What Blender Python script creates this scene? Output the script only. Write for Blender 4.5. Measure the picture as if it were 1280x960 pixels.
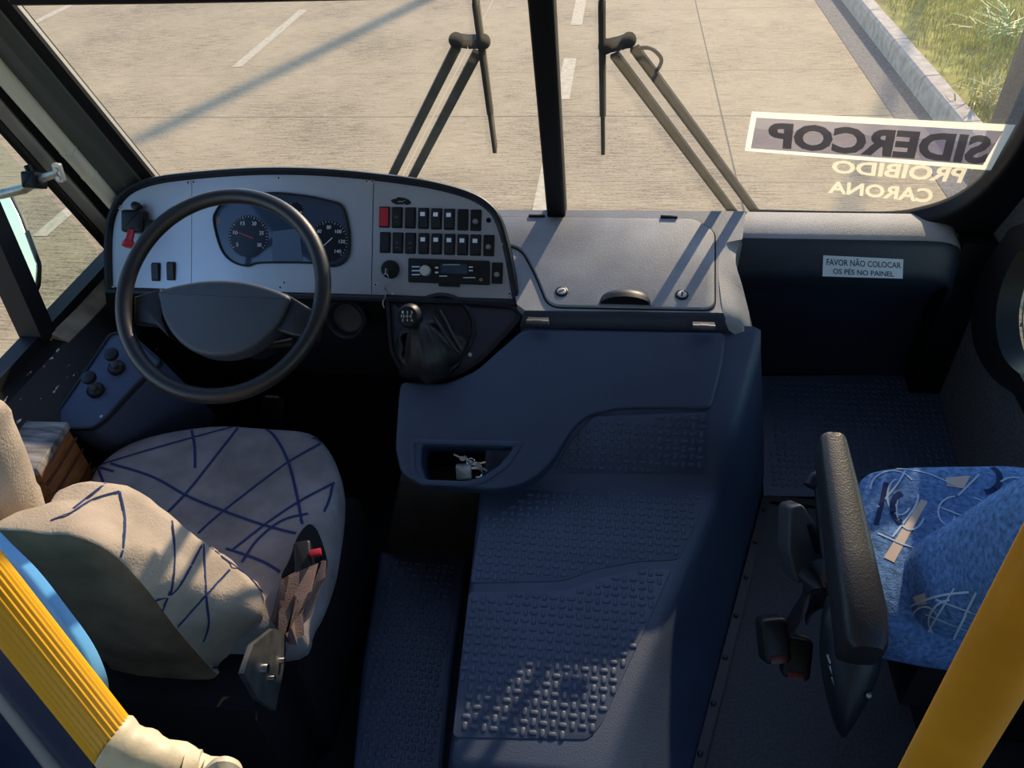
import bpy, bmesh, math, random
from mathutils import Vector, Matrix, noise
from mathutils.bvhtree import BVHTree
random.seed(7)
scene = bpy.context.scene
for o in list(bpy.data.objects): bpy.data.objects.remove(o)
COL = scene.collection
V = Vector
# ------------------------------------------------------------------ camera, light, exposure
FPX = 961.0
_F = V((150, 820, 961)).normalized()
_X = V((1, -.0398, -.1222)); _X = (_X - _F * _X.dot(_F)).normalized()
_Xb = V((_X.x, _X.y, -_X.z)); _Fb = V((_F.x, _F.y, -_F.z)); _Zb = _Xb.cross(_Fb)
ROT = Matrix((_Xb, _Fb, _Zb))
CAM = V((.1, 0, 1.7))
cd = bpy.data.cameras.new('camera'); cam = bpy.data.objects.new('camera', cd); COL.objects.link(cam)
cam.matrix_world = Matrix.Translation(CAM) @ ROT.to_4x4()
cd.sensor_width = 36; cd.lens = FPX / 1280 * 36; cd.clip_start = .02; cd.clip_end = 300
scene.camera = cam
SUN_EL, SUN_AZ = math.radians(25.5), math.radians(20)
SUN = V((math.sin(SUN_AZ) * math.cos(SUN_EL), math.cos(SUN_AZ) * math.cos(SUN_EL), math.sin(SUN_EL)))
sl = bpy.data.lights.new('sun', 'SUN'); sl.energy = 5.6; sl.color = (1, .80, .54); sl.angle = math.radians(.6)
so = bpy.data.objects.new('sun', sl); COL.objects.link(so); so.location = SUN * 30
so.rotation_euler = SUN.to_track_quat('Z', 'Y').to_euler()
wd = bpy.data.worlds.new('sky'); scene.world = wd; wd.use_nodes = True
wn = wd.node_tree; sky = wn.nodes.new('ShaderNodeTexSky'); sky.sky_type = 'NISHITA'
sky.sun_disc = False; sky.sun_elevation = SUN_EL; sky.sun_rotation = SUN_AZ; sky.altitude = 300; sky.dust_density = .3; sky.ozone_density = 4
wn.links.new(sky.outputs[0], wn.nodes['Background'].inputs[0]); wn.nodes['Background'].inputs[1].default_value = .29
scene.view_settings.view_transform = 'Standard'; scene.view_settings.look = 'None'
scene.view_settings.gamma = 1; scene.view_settings.exposure = .25; scene.view_settings.use_curve_mapping = False

# ------------------------------------------------------------------ helpers
def ray(px, py): return ROT @ V(((px - 640) / FPX, (480 - py) / FPX, -1))
def at(px, py, x=None, y=None, z=None, t=None):
    d = ray(px, py)
    if x is not None: t = (x - CAM.x) / d.x
    if y is not None: t = (y - CAM.y) / d.y
    if z is not None: t = (z - CAM.z) / d.z
    return CAM + d * t
class Fr:
    def __init__(s, o, u, v):
        s.o = V(o); s.u = V(u).normalized(); v = V(v); s.v = (v - s.u * v.dot(s.u)).normalized(); s.n = s.u.cross(s.v)
    def px(s, x, y, w=0):
        d = ray(x, y); q = s.o + s.n * w - CAM; p = CAM + d * (q.dot(s.n) / d.dot(s.n)) - s.o
        return (p.dot(s.u), p.dot(s.v))
    def pl(s, L, w=0): return [s.px(x, y, w) for x, y in L]
    def pt(s, u, v, w=0): return s.o + s.u * u + s.v * v + s.n * w
def area2(L): return sum(L[i - 1][0] * L[i][1] - L[i][0] * L[i - 1][1] for i in range(len(L))) / 2
def ccw(L): return list(L) if area2(L) > 0 else list(reversed(L))
def inset(L, d):
    n = len(L); R = []
    for i in range(n):
        a, b, c = V(L[i - 1]), V(L[i]), V(L[(i + 1) % n])
        e1 = (b - a).normalized(); e2 = (c - b).normalized()
        n1 = V((-e1.y, e1.x)); n2 = V((-e2.y, e2.x)); m = (n1 + n2)
        if m.length < 1e-6: m = n1
        m.normalize(); k = max(.5, m.dot(n1)); R.append(tuple(b + m * (d / k)))
    return R
def rounded(L, r, n=5):
    R = []; N = len(L)
    for i in range(N):
        a, b, c = V(L[i - 1]), V(L[i]), V(L[(i + 1) % N])
        ri = r[i] if isinstance(r, (list, tuple)) else r
        ra = min(ri, (a - b).length * .48); rc = min(ri, (c - b).length * .48)
        p = b + (a - b).normalized() * ra; q = b + (c - b).normalized() * rc
        if ri <= 0: R.append(tuple(b)); continue
        for k in range(n + 1):
            t = k / n; R.append(tuple(p * (1 - t) ** 2 + b * 2 * t * (1 - t) + q * t * t))
    return R
def rrect(w, h, r, cu=0, cv=0, n=4):
    return rounded([(cu - w / 2, cv - h / 2), (cu + w / 2, cv - h / 2), (cu + w / 2, cv + h / 2), (cu - w / 2, cv + h / 2)], r, n)
def ell(a, b, cu=0, cv=0, n=24): return [(cu + a * math.cos(2 * math.pi * i / n), cv + b * math.sin(2 * math.pi * i / n)) for i in range(n)]
def spline(P, n=8, closed=False):
    P = [V(p) for p in P]; R = []; N = len(P)
    for i in range(N if closed else N - 1):
        g = (lambda k: P[k % N]) if closed else (lambda k: P[max(0, min(N - 1, k))])
        a, b, c, d = g(i - 1), g(i), g(i + 1), g(i + 2)
        for k in range(n):
            t = k / n
            R.append(.5 * (2 * b + (c - a) * t + (2 * a - 5 * b + 4 * c - d) * t * t + (3 * b - a - 3 * c + d) * t ** 3))
    if not closed: R.append(P[-1])
    return R
def inpoly(p, L):
    x, y = p; c = False
    for i in range(len(L)):
        (x1, y1), (x2, y2) = L[i - 1], L[i]
        if (y1 > y) != (y2 > y) and x < (x2 - x1) * (y - y1) / (y2 - y1) + x1: c = not c
    return c
class MB:
    def __init__(s): s.v = []; s.f = []; s.m = []
    def add(s, vs, fs, m=0):
        b = len(s.v); s.v += [V(p) for p in vs]; s.f += [tuple(b + i for i in f) for f in fs]; s.m += [m] * len(fs)
    def rings(s, R, close=True, cap0=True, cap1=True, m=0):
        n = len(R[0]); vs = [p for r in R for p in r]; fs = []
        for i in range(len(R) - 1):
            for j in range(n if close else n - 1):
                k = (j + 1) % n; fs.append((i * n + j, i * n + k, (i + 1) * n + k, (i + 1) * n + j))
        if cap0: fs.append(tuple(range(n - 1, -1, -1)))
        if cap1: fs.append(tuple((len(R) - 1) * n + j for j in range(n)))
        s.add(vs, fs, m)
    def prism(s, F, L, w0, w1, bev=0, seg=3, m=0, mapf=None):
        L = ccw(L); R = [[F.pt(u, v, w0) for u, v in L]]
        if bev:
            for k in range(seg + 1):
                a = math.pi / 2 * k / seg
                Q = inset(L, bev * (1 - math.cos(a))); R.append([F.pt(u, v, w1 - bev + bev * math.sin(a)) for u, v in Q])
        else: R.append([F.pt(u, v, w1) for u, v in L])
        s.rings(R, m=m)
    def frame(s, F, L, wid, w0, w1, rnd=True, m=0):      # ring along outline
        L = ccw(L); a, b, c = L, inset(L, wid * .5), inset(L, wid); t = w1 - (w1 - w0) * .25
        R = [[F.pt(u, v, w) for u, v in Q] for Q, w in ((a, w0), (a, t), (inset(L, wid * .2), w1), (inset(L, wid * .8), w1), (c, t), (c, w0))]
        s.rings(R, cap0=False, cap1=False, m=m)
    def box(s, F, u0, u1, v0, v1, w0, w1, bev=0, m=0): s.prism(F, [(u0, v0), (u1, v0), (u1, v1), (u0, v1)], w0, w1, bev, 2, m)
    def tube(s, P, r, n=10, closed=False, m=0, lobes=0, amp=0, flat=1, up=None):
        P = [V(p) for p in P]; R = []; N = len(P); pn = None
        for i, p in enumerate(P):
            if closed: t = P[(i + 1) % N] - P[i - 1]
            else: t = P[min(i + 1, N - 1)] - P[max(i - 1, 0)]
            t.normalize()
            if pn is None:
                q = V(up) if up else (V((0, 0, 1)) if abs(t.z) < .9 else V((1, 0, 0)))
                pn = (q - t * q.dot(t)).normalized()
            else: pn = (pn - t * pn.dot(t)).normalized()
            b = t.cross(pn); ri = r[i] if isinstance(r, (list, tuple)) else r
            R.append([p + (pn * math.cos(2 * math.pi * j / n) * flat + b * math.sin(2 * math.pi * j / n)) * ri * (1 + (amp * math.cos(lobes * 2 * math.pi * j / n) if lobes else 0)) for j in range(n)])
        if closed:
            R.append(R[0]); s.rings(R, cap0=False, cap1=False, m=m)
        else: s.rings(R, m=m)
    def lathe(s, F, prof, cu=0, cv=0, n=20, m=0):         # prof: (radius, w)
        s.rings([[F.pt(cu + r * math.cos(2 * math.pi * j / n), cv + r * math.sin(2 * math.pi * j / n), w) for j in range(n)] for r, w in prof], m=m)
    def bar(s, p0, p1, a, b, up=(0, 0, 1), bev=0, m=0):
        p0, p1 = V(p0), V(p1); F = Fr(p0, V(up).cross(p1 - p0), V(up)); L = (p1 - p0).length
        F2 = Fr(p0, F.u, F.n.cross(F.u)); t = (p1 - p0).normalized()
        vs = [(p0 if k == 0 else p1) + F2.u * x + F2.v * y for k in (0, 1) for x, y in ((-a / 2, -b / 2), (a / 2, -b / 2), (a / 2, b / 2), (-a / 2, b / 2))]
        s.add(vs, [(3, 2, 1, 0), (4, 5, 6, 7), (0, 1, 5, 4), (1, 2, 6, 5), (2, 3, 7, 6), (3, 0, 4, 7)], m)
    def quad(s, *p, m=0): s.add(p, [tuple(range(len(p)))], m)
    def text(s, body, mapf, m=0, depth=0, bold=0):
        cu = bpy.data.curves.new('t', 'FONT'); cu.body = body; cu.align_x = 'LEFT'; cu.resolution_u = 3; cu.offset = bold
        ob = bpy.data.objects.new('t', cu); COL.objects.link(ob); bpy.context.view_layer.update()
        me = bpy.data.meshes.new_from_object(ob.evaluated_get(bpy.context.evaluated_depsgraph_get()))
        xs = [v.co.x for v in me.vertices]; ys = [v.co.y for v in me.vertices]
        x0, x1, y0, y1 = min(xs), max(xs), min(ys), max(ys)
        s.add([mapf((v.co.x - x0) / (x1 - x0), (v.co.y - y0) / (y1 - y0)) for v in me.vertices], [tuple(p.vertices) for p in me.polygons], m)
        bpy.data.objects.remove(ob); bpy.data.curves.remove(cu); bpy.data.meshes.remove(me)
    def build(s, name, mat, parent=None, smooth=40, fix=True):
        me = bpy.data.meshes.new(name); me.from_pydata([tuple(p) for p in s.v], [], s.f)
        for k in (mat if isinstance(mat, (list, tuple)) else [mat]): me.materials.append(k)
        for p, k in zip(me.polygons, s.m): p.material_index = k
        if fix:
            bm = bmesh.new(); bm.from_mesh(me); bmesh.ops.recalc_face_normals(bm, faces=bm.faces[:]); bm.to_mesh(me); bm.free()
        if smooth:
            for p in me.polygons: p.use_smooth = True
            me.set_sharp_from_angle(angle=math.radians(smooth))
        o = bpy.data.objects.new(name, me); COL.objects.link(o)
        if parent is not None: own(o, parent)
        return o
def own(o, p):
    o.parent = p; m = Matrix.Identity(4); q = p
    m = WM[p.name] if p.name in WM else Matrix.Identity(4)
    o.matrix_parent_inverse = m.inverted()
WM = {}
def tag(o, label=None, cat=None, group=None, kind=None):
    for k, v in (('label', label), ('category', cat), ('group', group), ('kind', kind)):
        if v: o[k] = v
    return o
def thing(name, loc, label, cat, group=None):
    o = bpy.data.objects.new(name, None); COL.objects.link(o); o.location = loc; o.empty_display_size = .05
    WM[o.name] = Matrix.Translation(V(loc)); return tag(o, label, cat, group)
def struct(o): return tag(o, kind='structure')
def bil(F, c, w=0):     # c: TL TR BR BL in uv -> map (s,t) t=0 bottom
    TL, TR, BR, BL = [V(q) for q in c]
    def f(s, t):
        p = (BL * (1 - s) + BR * s) * (1 - t) + (TL * (1 - s) + TR * s) * t
        return F.pt(p.x, p.y, w)
    return f

# ------------------------------------------------------------------ materials
def mat(name, col, rough=.5, metal=0, spec=.5, bump=0, bscale=200, var=0, vscale=6, trans=0, coat=0, stretch=None, alpha=None):
    m = bpy.data.materials.new(name); m.use_nodes = True; nt = m.node_tree; b = nt.nodes['Principled BSDF']
    b.inputs['Base Color'].default_value = (*col, 1); b.inputs['Roughness'].default_value = rough
    b.inputs['Metallic'].default_value = metal; b.inputs['Specular IOR Level'].default_value = spec
    b.inputs['Coat Weight'].default_value = coat
    tc = nt.nodes.new('ShaderNodeTexCoord'); src = tc.outputs['Object']
    if stretch:
        mp = nt.nodes.new('ShaderNodeMapping'); mp.inputs['Scale'].default_value = stretch; nt.links.new(src, mp.inputs[0]); src = mp.outputs[0]
    if bump:
        n = nt.nodes.new('ShaderNodeTexNoise'); n.inputs['Scale'].default_value = bscale; n.inputs['Detail'].default_value = 3
        nt.links.new(src, n.inputs['Vector']); bp = nt.nodes.new('ShaderNodeBump'); bp.inputs['Strength'].default_value = bump; bp.inputs['Distance'].default_value = .002
        nt.links.new(n.outputs[0], bp.inputs['Height']); nt.links.new(bp.outputs[0], b.inputs['Normal'])
    if var:
        n = nt.nodes.new('ShaderNodeTexNoise'); n.inputs['Scale'].default_value = vscale; n.inputs['Detail'].default_value = 6
        nt.links.new(src, n.inputs['Vector']); r = nt.nodes.new('ShaderNodeMapRange'); r.inputs[1].default_value = .3; r.inputs[2].default_value = .7
        r.inputs[3].default_value = 1 - var; r.inputs[4].default_value = 1 + var; nt.links.new(n.outputs[0], r.inputs[0])
        mx = nt.nodes.new('ShaderNodeMix'); mx.data_type = 'RGBA'; mx.blend_type = 'MULTIPLY'; mx.inputs[0].default_value = 1
        mx.inputs[6].default_value = (*col, 1); nt.links.new(r.outputs[0], mx.inputs[7]); nt.links.new(mx.outputs[2], b.inputs['Base Color'])
    return m
def thin(name, col, tfac, rough=.05, tcol=(1, 1, 1), dirt=0):   # sheet that lets light through: transparent + translucent/diffuse
    m = bpy.data.materials.new(name); m.use_nodes = True; nt = m.node_tree; nt.nodes.clear()
    out = nt.nodes.new('ShaderNodeOutputMaterial'); T = nt.nodes.new('ShaderNodeBsdfTransparent'); T.inputs[0].default_value = (*tcol, 1)
    G = nt.nodes.new('ShaderNodeBsdfGlossy'); G.inputs['Roughness'].default_value = rough
    D = nt.nodes.new('ShaderNodeBsdfDiffuse'); D.inputs[0].default_value = (*col, 1)
    L = nt.nodes.new('ShaderNodeBsdfTranslucent'); L.inputs[0].default_value = (*col, 1)
    a = nt.nodes.new('ShaderNodeMixShader'); a.inputs[0].default_value = .6; nt.links.new(D.outputs[0], a.inputs[1]); nt.links.new(L.outputs[0], a.inputs[2])
    b = nt.nodes.new('ShaderNodeMixShader'); b.inputs[0].default_value = tfac; nt.links.new(a.outputs[0], b.inputs[1]); nt.links.new(T.outputs[0], b.inputs[2])
    if dirt:
        tc = nt.nodes.new('ShaderNodeTexCoord'); n = nt.nodes.new('ShaderNodeTexNoise'); n.inputs['Scale'].default_value = 3; n.inputs['Detail'].default_value = 8; n.inputs['Distortion'].default_value = 1.5
        nt.links.new(tc.outputs['Object'], n.inputs['Vector']); r = nt.nodes.new('ShaderNodeMapRange'); r.inputs[1].default_value = .35; r.inputs[2].default_value = .75
        r.inputs[3].default_value = tfac; r.inputs[4].default_value = tfac - dirt; nt.links.new(n.outputs[0], r.inputs[0]); nt.links.new(r.outputs[0], b.inputs[0])
    lw = nt.nodes.new('ShaderNodeLayerWeight'); pw = nt.nodes.new('ShaderNodeMath'); pw.operation = 'POWER'; pw.inputs[1].default_value = 5; nt.links.new(lw.outputs['Facing'], pw.inputs[0])
    fr = nt.nodes.new('ShaderNodeMath'); fr.operation = 'MULTIPLY_ADD'; fr.inputs[1].default_value = .85; fr.inputs[2].default_value = .03; nt.links.new(pw.outputs[0], fr.inputs[0])
    c = nt.nodes.new('ShaderNodeMixShader'); nt.links.new(fr.outputs[0], c.inputs[0]); nt.links.new(b.outputs[0], c.inputs[1]); nt.links.new(G.outputs[0], c.inputs[2])
    nt.links.new(c.outputs[0], out.inputs[0]); return m
M = dict(
 dash=mat('grained_dash_plastic', (.022, .029, .045), .42, bump=.35, bscale=500, var=.12, vscale=9),
 deck=mat('sunlit_dusty_deck', (.27, .28, .29), .58, bump=.5, bscale=450, var=.18, vscale=9),  # pale base adds the sun's sheen to the dust on dark plastic
 cover=mat('engine_cover_plastic', (.028, .049, .096), .55, spec=.75, bump=.35, bscale=420, var=.15, vscale=7),
 pad=mat('tread_rubber', (.034, .055, .104), .54, spec=.75, bump=.2, bscale=400, var=.12, vscale=8),
 black=mat('black_plastic', (.007, .007, .008), .45, spec=.35, bump=.15, bscale=500),
 dark=mat('matt_black', (.008, .008, .010), .8, spec=.2),
 rubber=mat('black_rubber', (.008, .008, .009), .55, spec=.25),
 rim=mat('steering_rim_plastic', (.014, .013, .013), .38, bump=.25, bscale=700),
 hub=mat('steering_pad_plastic', (.045, .055, .070), .5, bump=.3, bscale=700),
 bezel=mat('bezel_plastic', (.011, .012, .017), .42, spec=.4, bump=.2, bscale=500),
 alu=mat('brushed_fascia_metal', (.47, .49, .52), .42, metal=.75, bump=.05, bscale=300, var=.06, vscale=5),
 chrome=mat('chrome', (.75, .75, .75), .18, metal=1),
 steel=mat('worn_steel', (.36, .36, .35), .42, metal=.8, var=.3, vscale=40),
 white=mat('white_print', (.75, .77, .78), .6),
 sign=mat('sticker_white', (.80, .84, .90), .5),
 ink=mat('sticker_ink', (.03, .05, .09), .6),
 red=mat('red_plastic', (.45, .02, .035), .38),
 needle=mat('red_needle', (.8, .08, .05), .5),
 glassdial=mat('gauge_lens', (.034, .054, .092), .08, spec=.7),  # bluish reflection mixed into the lens base colour
 gauge=mat('gauge_black', (.010, .012, .018), .25),
 lcd=mat('display_blue', (.10, .15, .22), .12),  # base tinted with the display's bluish reflection
 leather=mat('gaiter_leather', (.012, .012, .013), .5, bump=.6, bscale=60),
 fabric=mat('tan_velour', (.42, .35, .285), .95, spec=.1, bump=.7, bscale=260, var=.22, vscale=9),
 fabricb=mat('shaded_brown_velour', (.17, .11, .07), .95, spec=.1, bump=.6, bscale=220, var=.4, vscale=10),  # shade of the backrest's rear face put into a darker brown
 fabricr=mat('brown_torn_cover', (.17, .115, .10), .95, spec=.1, bump=.6, bscale=300, var=.3, vscale=20),
 greyp=mat('grey_seat_plastic', (.055, .055, .058), .45),
 armrest=mat('armrest_vinyl', (.018, .018, .019), .42, bump=.3, bscale=300),
 woodd=mat('wood_groove', (.10, .035, .012), .6),
 redd=mat('dark_red_button', (.10, .008, .012), .4),
 bracket=mat('dull_steel', (.10, .10, .095), .5, metal=.6, var=.4, vscale=30),
 console=mat('blue_grey_console', (.050, .066, .115), .42, bump=.3, bscale=450),
 screw=mat('bright_screw', (.62, .62, .60), .35, metal=.3),
 fabricc=mat('shaded_worn_velour', (.25, .228, .228), .95, spec=.1, bump=.7, bscale=260, var=.28, vscale=11),  # cushion's shade painted in: a greyer, darker copy of the tan velour
 thread=mat('navy_weave', (.030, .045, .13), .95, spec=.1, bump=.5, bscale=400),
 blue=mat('blue_moquette', (.10, .20, .41), .95, spec=.1, bump=.8, bscale=350, var=.45, vscale=120),
 pale=mat('pale_blue_weave', (.42, .54, .66), .95, spec=.1),
 beige=mat('beige_weave', (.55, .45, .38), .95, spec=.1),
 navy=mat('dark_navy_weave', (.02, .035, .10), .95, spec=.1),
 yellow=mat('yellow_plastic', (.80, .42, .015), .38),
 amber=mat('amber_yellow_paint', (.62, .28, .02), .35, bump=.05, bscale=60, var=.1, vscale=20),
 cream=mat('cream_vinyl', (.62, .55, .40), .5, bump=.5, bscale=60, var=.1, vscale=15),
 sky=mat('sky_blue_vinyl', (.10, .36, .72), .5),
 blue_shaded=mat('shaded_blue_panel', (.012, .02, .06), .45),  # the blue partition's face in shade, coloured dark navy
 wood=mat('varnished_wood', (.30, .11, .035), .4, bump=.3, bscale=30, var=.5, vscale=10, stretch=(12, 1.5, 12)),
 woodg=mat('grey_worn_wood', (.22, .20, .18), .7, bump=.5, bscale=40, var=.7, vscale=14, stretch=(1, 5, 1)),
 grime=mat('dusty_panel', (.26, .22, .15), .85, bump=.3, bscale=80, var=.6, vscale=14),
 sill=mat('chipped_black_sill', (.007, .006, .005), .45, spec=.2, bump=.3, bscale=50),
 pillar=mat('grey_green_trim', (.085, .095, .085), .55, bump=.1, bscale=300),
 pillarl=mat('grey_frame_metal', (.50, .48, .43), .4, metal=.2),
 tubem=mat('cream_tube', (.72, .68, .54), .35),
 ceil=mat('ceiling_laminate', (.55, .56, .58), .6),
 wallm=mat('interior_wall_laminate', (.30, .31, .33), .6),
 carpet=mat('grey_textured_wall', (.10, .10, .10), .95, bump=.8, bscale=350, var=.4, vscale=160),
 floor=mat('speckled_floor', (.030, .034, .042), .6, bump=.5, bscale=300, var=.5, vscale=180),
 kick=mat('dusty_kick_panel', (.030, .022, .017), .8, var=.4, vscale=12),
 glass=thin('windscreen_glass', (.8, .72, .55), .965, dirt=.03),
 glass2=thin('side_glass', (.8, .8, .7), .95, tcol=(.95, 1, .95)),
 ghost=thin('cream_decal', (.85, .78, .55), .25, .3),
 vinyl=thin('lavender_vinyl', (.27, .25, .31), .45, .3), vinyld=thin('lavender_vinyl_lower', (.15, .135, .20), .40, .3),
 vborder=thin('cream_vinyl_border', (.95, .90, .72), .1, .3), vink=thin('charcoal_vinyl_letter', (.05, .05, .06), .12, .3),
 mirror=mat('pale_mirror_glass', (.92, .90, .68), .22, metal=.85),
 curb=mat('curb_concrete', (.50, .42, .33), .9, bump=.8, bscale=40, var=.25, vscale=12),
 gutter_shade=mat('shaded_gutter_gravel', (.16, .15, .145), .95, bump=1, bscale=60, var=.5, vscale=50),  # gravel coloured dark to fill out the curb's cast shadow
 paint=mat('road_paint', (.52, .43, .29), .8, var=.2, vscale=20),
 joint=mat('joint_filler', (.12, .10, .085), .9), jointl=mat('pale_scratch', (.50, .40, .26), .9),
 soil=mat('grass_soil', (.30, .27, .05), 1, var=.5, vscale=6),
 grass=mat('grass_blade', (.46, .43, .05), .8, var=.5, vscale=2.5), grassd=mat('dry_blade', (.50, .44, .15), .8), weed=mat('weed_blade', (.28, .40, .10), .6),
)
def road_mat():
    m = mat('broomed_concrete', (.40, .325, .235), .85); nt = m.node_tree; b = nt.nodes['Principled BSDF']
    tc = nt.nodes.new('ShaderNodeTexCoord')
    def nz(sc, scale, det=6):
        mp = nt.nodes.new('ShaderNodeMapping'); mp.inputs['Scale'].default_value = sc; nt.links.new(tc.outputs['Object'], mp.inputs[0])
        n = nt.nodes.new('ShaderNodeTexNoise'); n.inputs['Scale'].default_value = scale; n.inputs['Detail'].default_value = det; n.inputs['Roughness'].default_value = .65
        nt.links.new(mp.outputs[0], n.inputs['Vector']); return n.outputs[0]
    a = nz((2.2, 22, 1), 2.4, 10); c = nz((1, 1, 1), .9, 5); g = nz((.6, 1.6, 1), 60, 4)
    ad = nt.nodes.new('ShaderNodeMath'); ad.operation = 'MULTIPLY_ADD'; ad.inputs[1].default_value = .50; nt.links.new(a, ad.inputs[0])
    m2 = nt.nodes.new('ShaderNodeMath'); m2.operation = 'MULTIPLY_ADD'; m2.inputs[1].default_value = .3; nt.links.new(c, m2.inputs[0]); 
    m3 = nt.nodes.new('ShaderNodeMath'); m3.operation = 'MULTIPLY'; m3.inputs[1].default_value = .42; nt.links.new(g, m3.inputs[0])
    nt.links.new(m3.outputs[0], m2.inputs[2]); nt.links.new(m2.outputs[0], ad.inputs[2])
    cr = nt.nodes.new('ShaderNodeValToRGB'); e = cr.color_ramp.elements
    e[0].position = .50; e[0].color = (.13, .09, .048, 1); e[1].position = .72; e[1].color = (.47, .355, .20, 1)
    k = e.new(.60); k.color = (.35, .26, .145, 1)
    nt.links.new(ad.outputs[0], cr.inputs[0]); nt.links.new(cr.outputs[0], b.inputs['Base Color'])
    bp = nt.nodes.new('ShaderNodeBump'); bp.inputs['Strength'].default_value = .5; bp.inputs['Distance'].default_value = .006
    nt.links.new(ad.outputs[0], bp.inputs['Height']); nt.links.new(bp.outputs[0], b.inputs['Normal']); return m
M['road'] = road_mat()
def chips(m, col, thr, scale):   # bare chips with a shape of their own
    nt = m.node_tree; b = nt.nodes['Principled BSDF']; tc = nt.nodes.new('ShaderNodeTexCoord'); mp = nt.nodes.new('ShaderNodeMapping'); mp.inputs['Scale'].default_value = (3, .8, 3)
    n = nt.nodes.new('ShaderNodeTexNoise'); n.inputs['Scale'].default_value = scale; n.inputs['Detail'].default_value = 8
    nt.links.new(tc.outputs['Object'], mp.inputs[0]); nt.links.new(mp.outputs[0], n.inputs['Vector'])
    r = nt.nodes.new('ShaderNodeMapRange'); r.inputs[1].default_value = thr; r.inputs[2].default_value = thr + .02; nt.links.new(n.outputs[0], r.inputs[0])
    mx = nt.nodes.new('ShaderNodeMix'); mx.data_type = 'RGBA'; mx.inputs[6].default_value = b.inputs['Base Color'].default_value; mx.inputs[7].default_value = (*col, 1)
    nt.links.new(r.outputs[0], mx.inputs[0]); nt.links.new(mx.outputs[2], b.inputs['Base Color'])
chips(M['sill'], (.55, .5, .4), .665, 26)

# ------------------------------------------------------------------ frames on the real surfaces
GX = Fr((0, 0, -.85), (1, 0, 0), (0, 1, 0))                 # the road
K = .5
WS = Fr((-.04, 1.78, .77), (1, 0, 0), (0, -K, 1))          # windscreen plane, n points into the cab
DP = Fr((-.6, 1.5, .68), (1, 0, 0), (0, .18, .24))         # instrument fascia
DK = Fr((.2, 1.455, .685), (1, 0, 0), (0, 1, .25))         # top deck beside it
XL, XR, ZR = -1.25, 1.02, -.85

# ------------------------------------------------------------------ the setting outside: road, curb, verge
mb = MB(); mb.quad((-40, -12, ZR), (2.66, -12, ZR), (2.66, 70, ZR), (-40, 70, ZR))
def strip(x0, x1, y0, y1, z, m):
    mb.quad((x0, y0, ZR + z), (x1, y0, ZR + z), (x1, y1, ZR + z), (x0, y1, ZR + z), m=m)
for y0, y1 in ((7.0, 8.15), (9.32, 10.6), (11.9, 13.1), (4.6, 5.7)): strip(-.46, -.33, y0, y1, .003, 1)
for y0, y1 in ((8.0, 10.2), (11.4, 12.6), (4.4, 5.5)): strip(-3.98, -3.87, y0, y1, .003, 1)
for x in (-7.45,): strip(x - .06, x + .06, 3, 40, .003, 1)
xj = at(870, 5, z=ZR).x; strip(xj - .006, xj + .006, -5, 60, .002, 2)
xj2 = at(560, 110, z=ZR).x; strip(xj2 - .006, xj2 + .006, -5, 60, .002, 3)
for y in (5.35, 6.6, 7.75, 9.9): strip(-9, 2.37, y, y + .008, .0015, 3 if y != 6.6 else 2)
struct(mb.build('road', [M['road'], M['paint'], M['joint'], M['jointl']], smooth=0, fix=False))
mb = MB(); mb.quad((2.36, -12, ZR + .004), (2.66, -12, ZR + .004), (2.66, 70, ZR + .004), (2.36, 70, ZR + .004)); struct(mb.build('gutter_shade', M['gutter_shade'], fix=False))  # dark band as wide as the curb's shadow on the road
mb = MB()
pr = [(2.645, ZR - .1), (2.655, ZR + .165), (2.675, ZR + .19), (2.79, ZR + .195), (2.80, ZR - .1)]
y = -6
while y < 40:
    mb.rings([[V((a, yy, b)) for a, b in pr] for yy in (y, y + .985)]); mb.rings([[V((a + .004, yy, b - .006)) for a, b in pr] for yy in (y + .985, y + 1)]); y += 1
struct(mb.build('curb', M['curb'], smooth=0))
mb = MB(); mb.quad((2.795, -6, ZR + .16), (30, -6, ZR + .3), (30, 60, ZR + .3), (2.795, 60, ZR + .16)); struct(mb.build('verge_soil', M['soil'], fix=False))
mb = MB()
for i in range(30000):
    yy = random.uniform(4.5, 14); xx = 2.8 + abs(random.gauss(0, 1)) * 1.6 + random.random() * .5
    zb = ZR + .16 + (xx - 2.8) * .005; h = random.uniform(.03, .09) * (1 + .8 * max(0, noise.noise(V((xx, yy, 0)) * 1.3))); a = random.random() * 6.283; l = random.uniform(.2, .9) * h; w = .004
    dx, dy = math.cos(a), math.sin(a); p = V((xx, yy, zb))
    mb.add([p + V((-dy * w, dx * w, 0)), p + V((dy * w, -dx * w, 0)), p + V((dx * l, dy * l, h))], [(0, 1, 2)], 1 if random.random() < .22 else 0)
tag(mb.build('verge_grass', [M['grass'], M['grassd']], smooth=0, fix=False), 'short yellow green grass growing on the verge beyond the curb', 'grass', kind='stuff')
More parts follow.
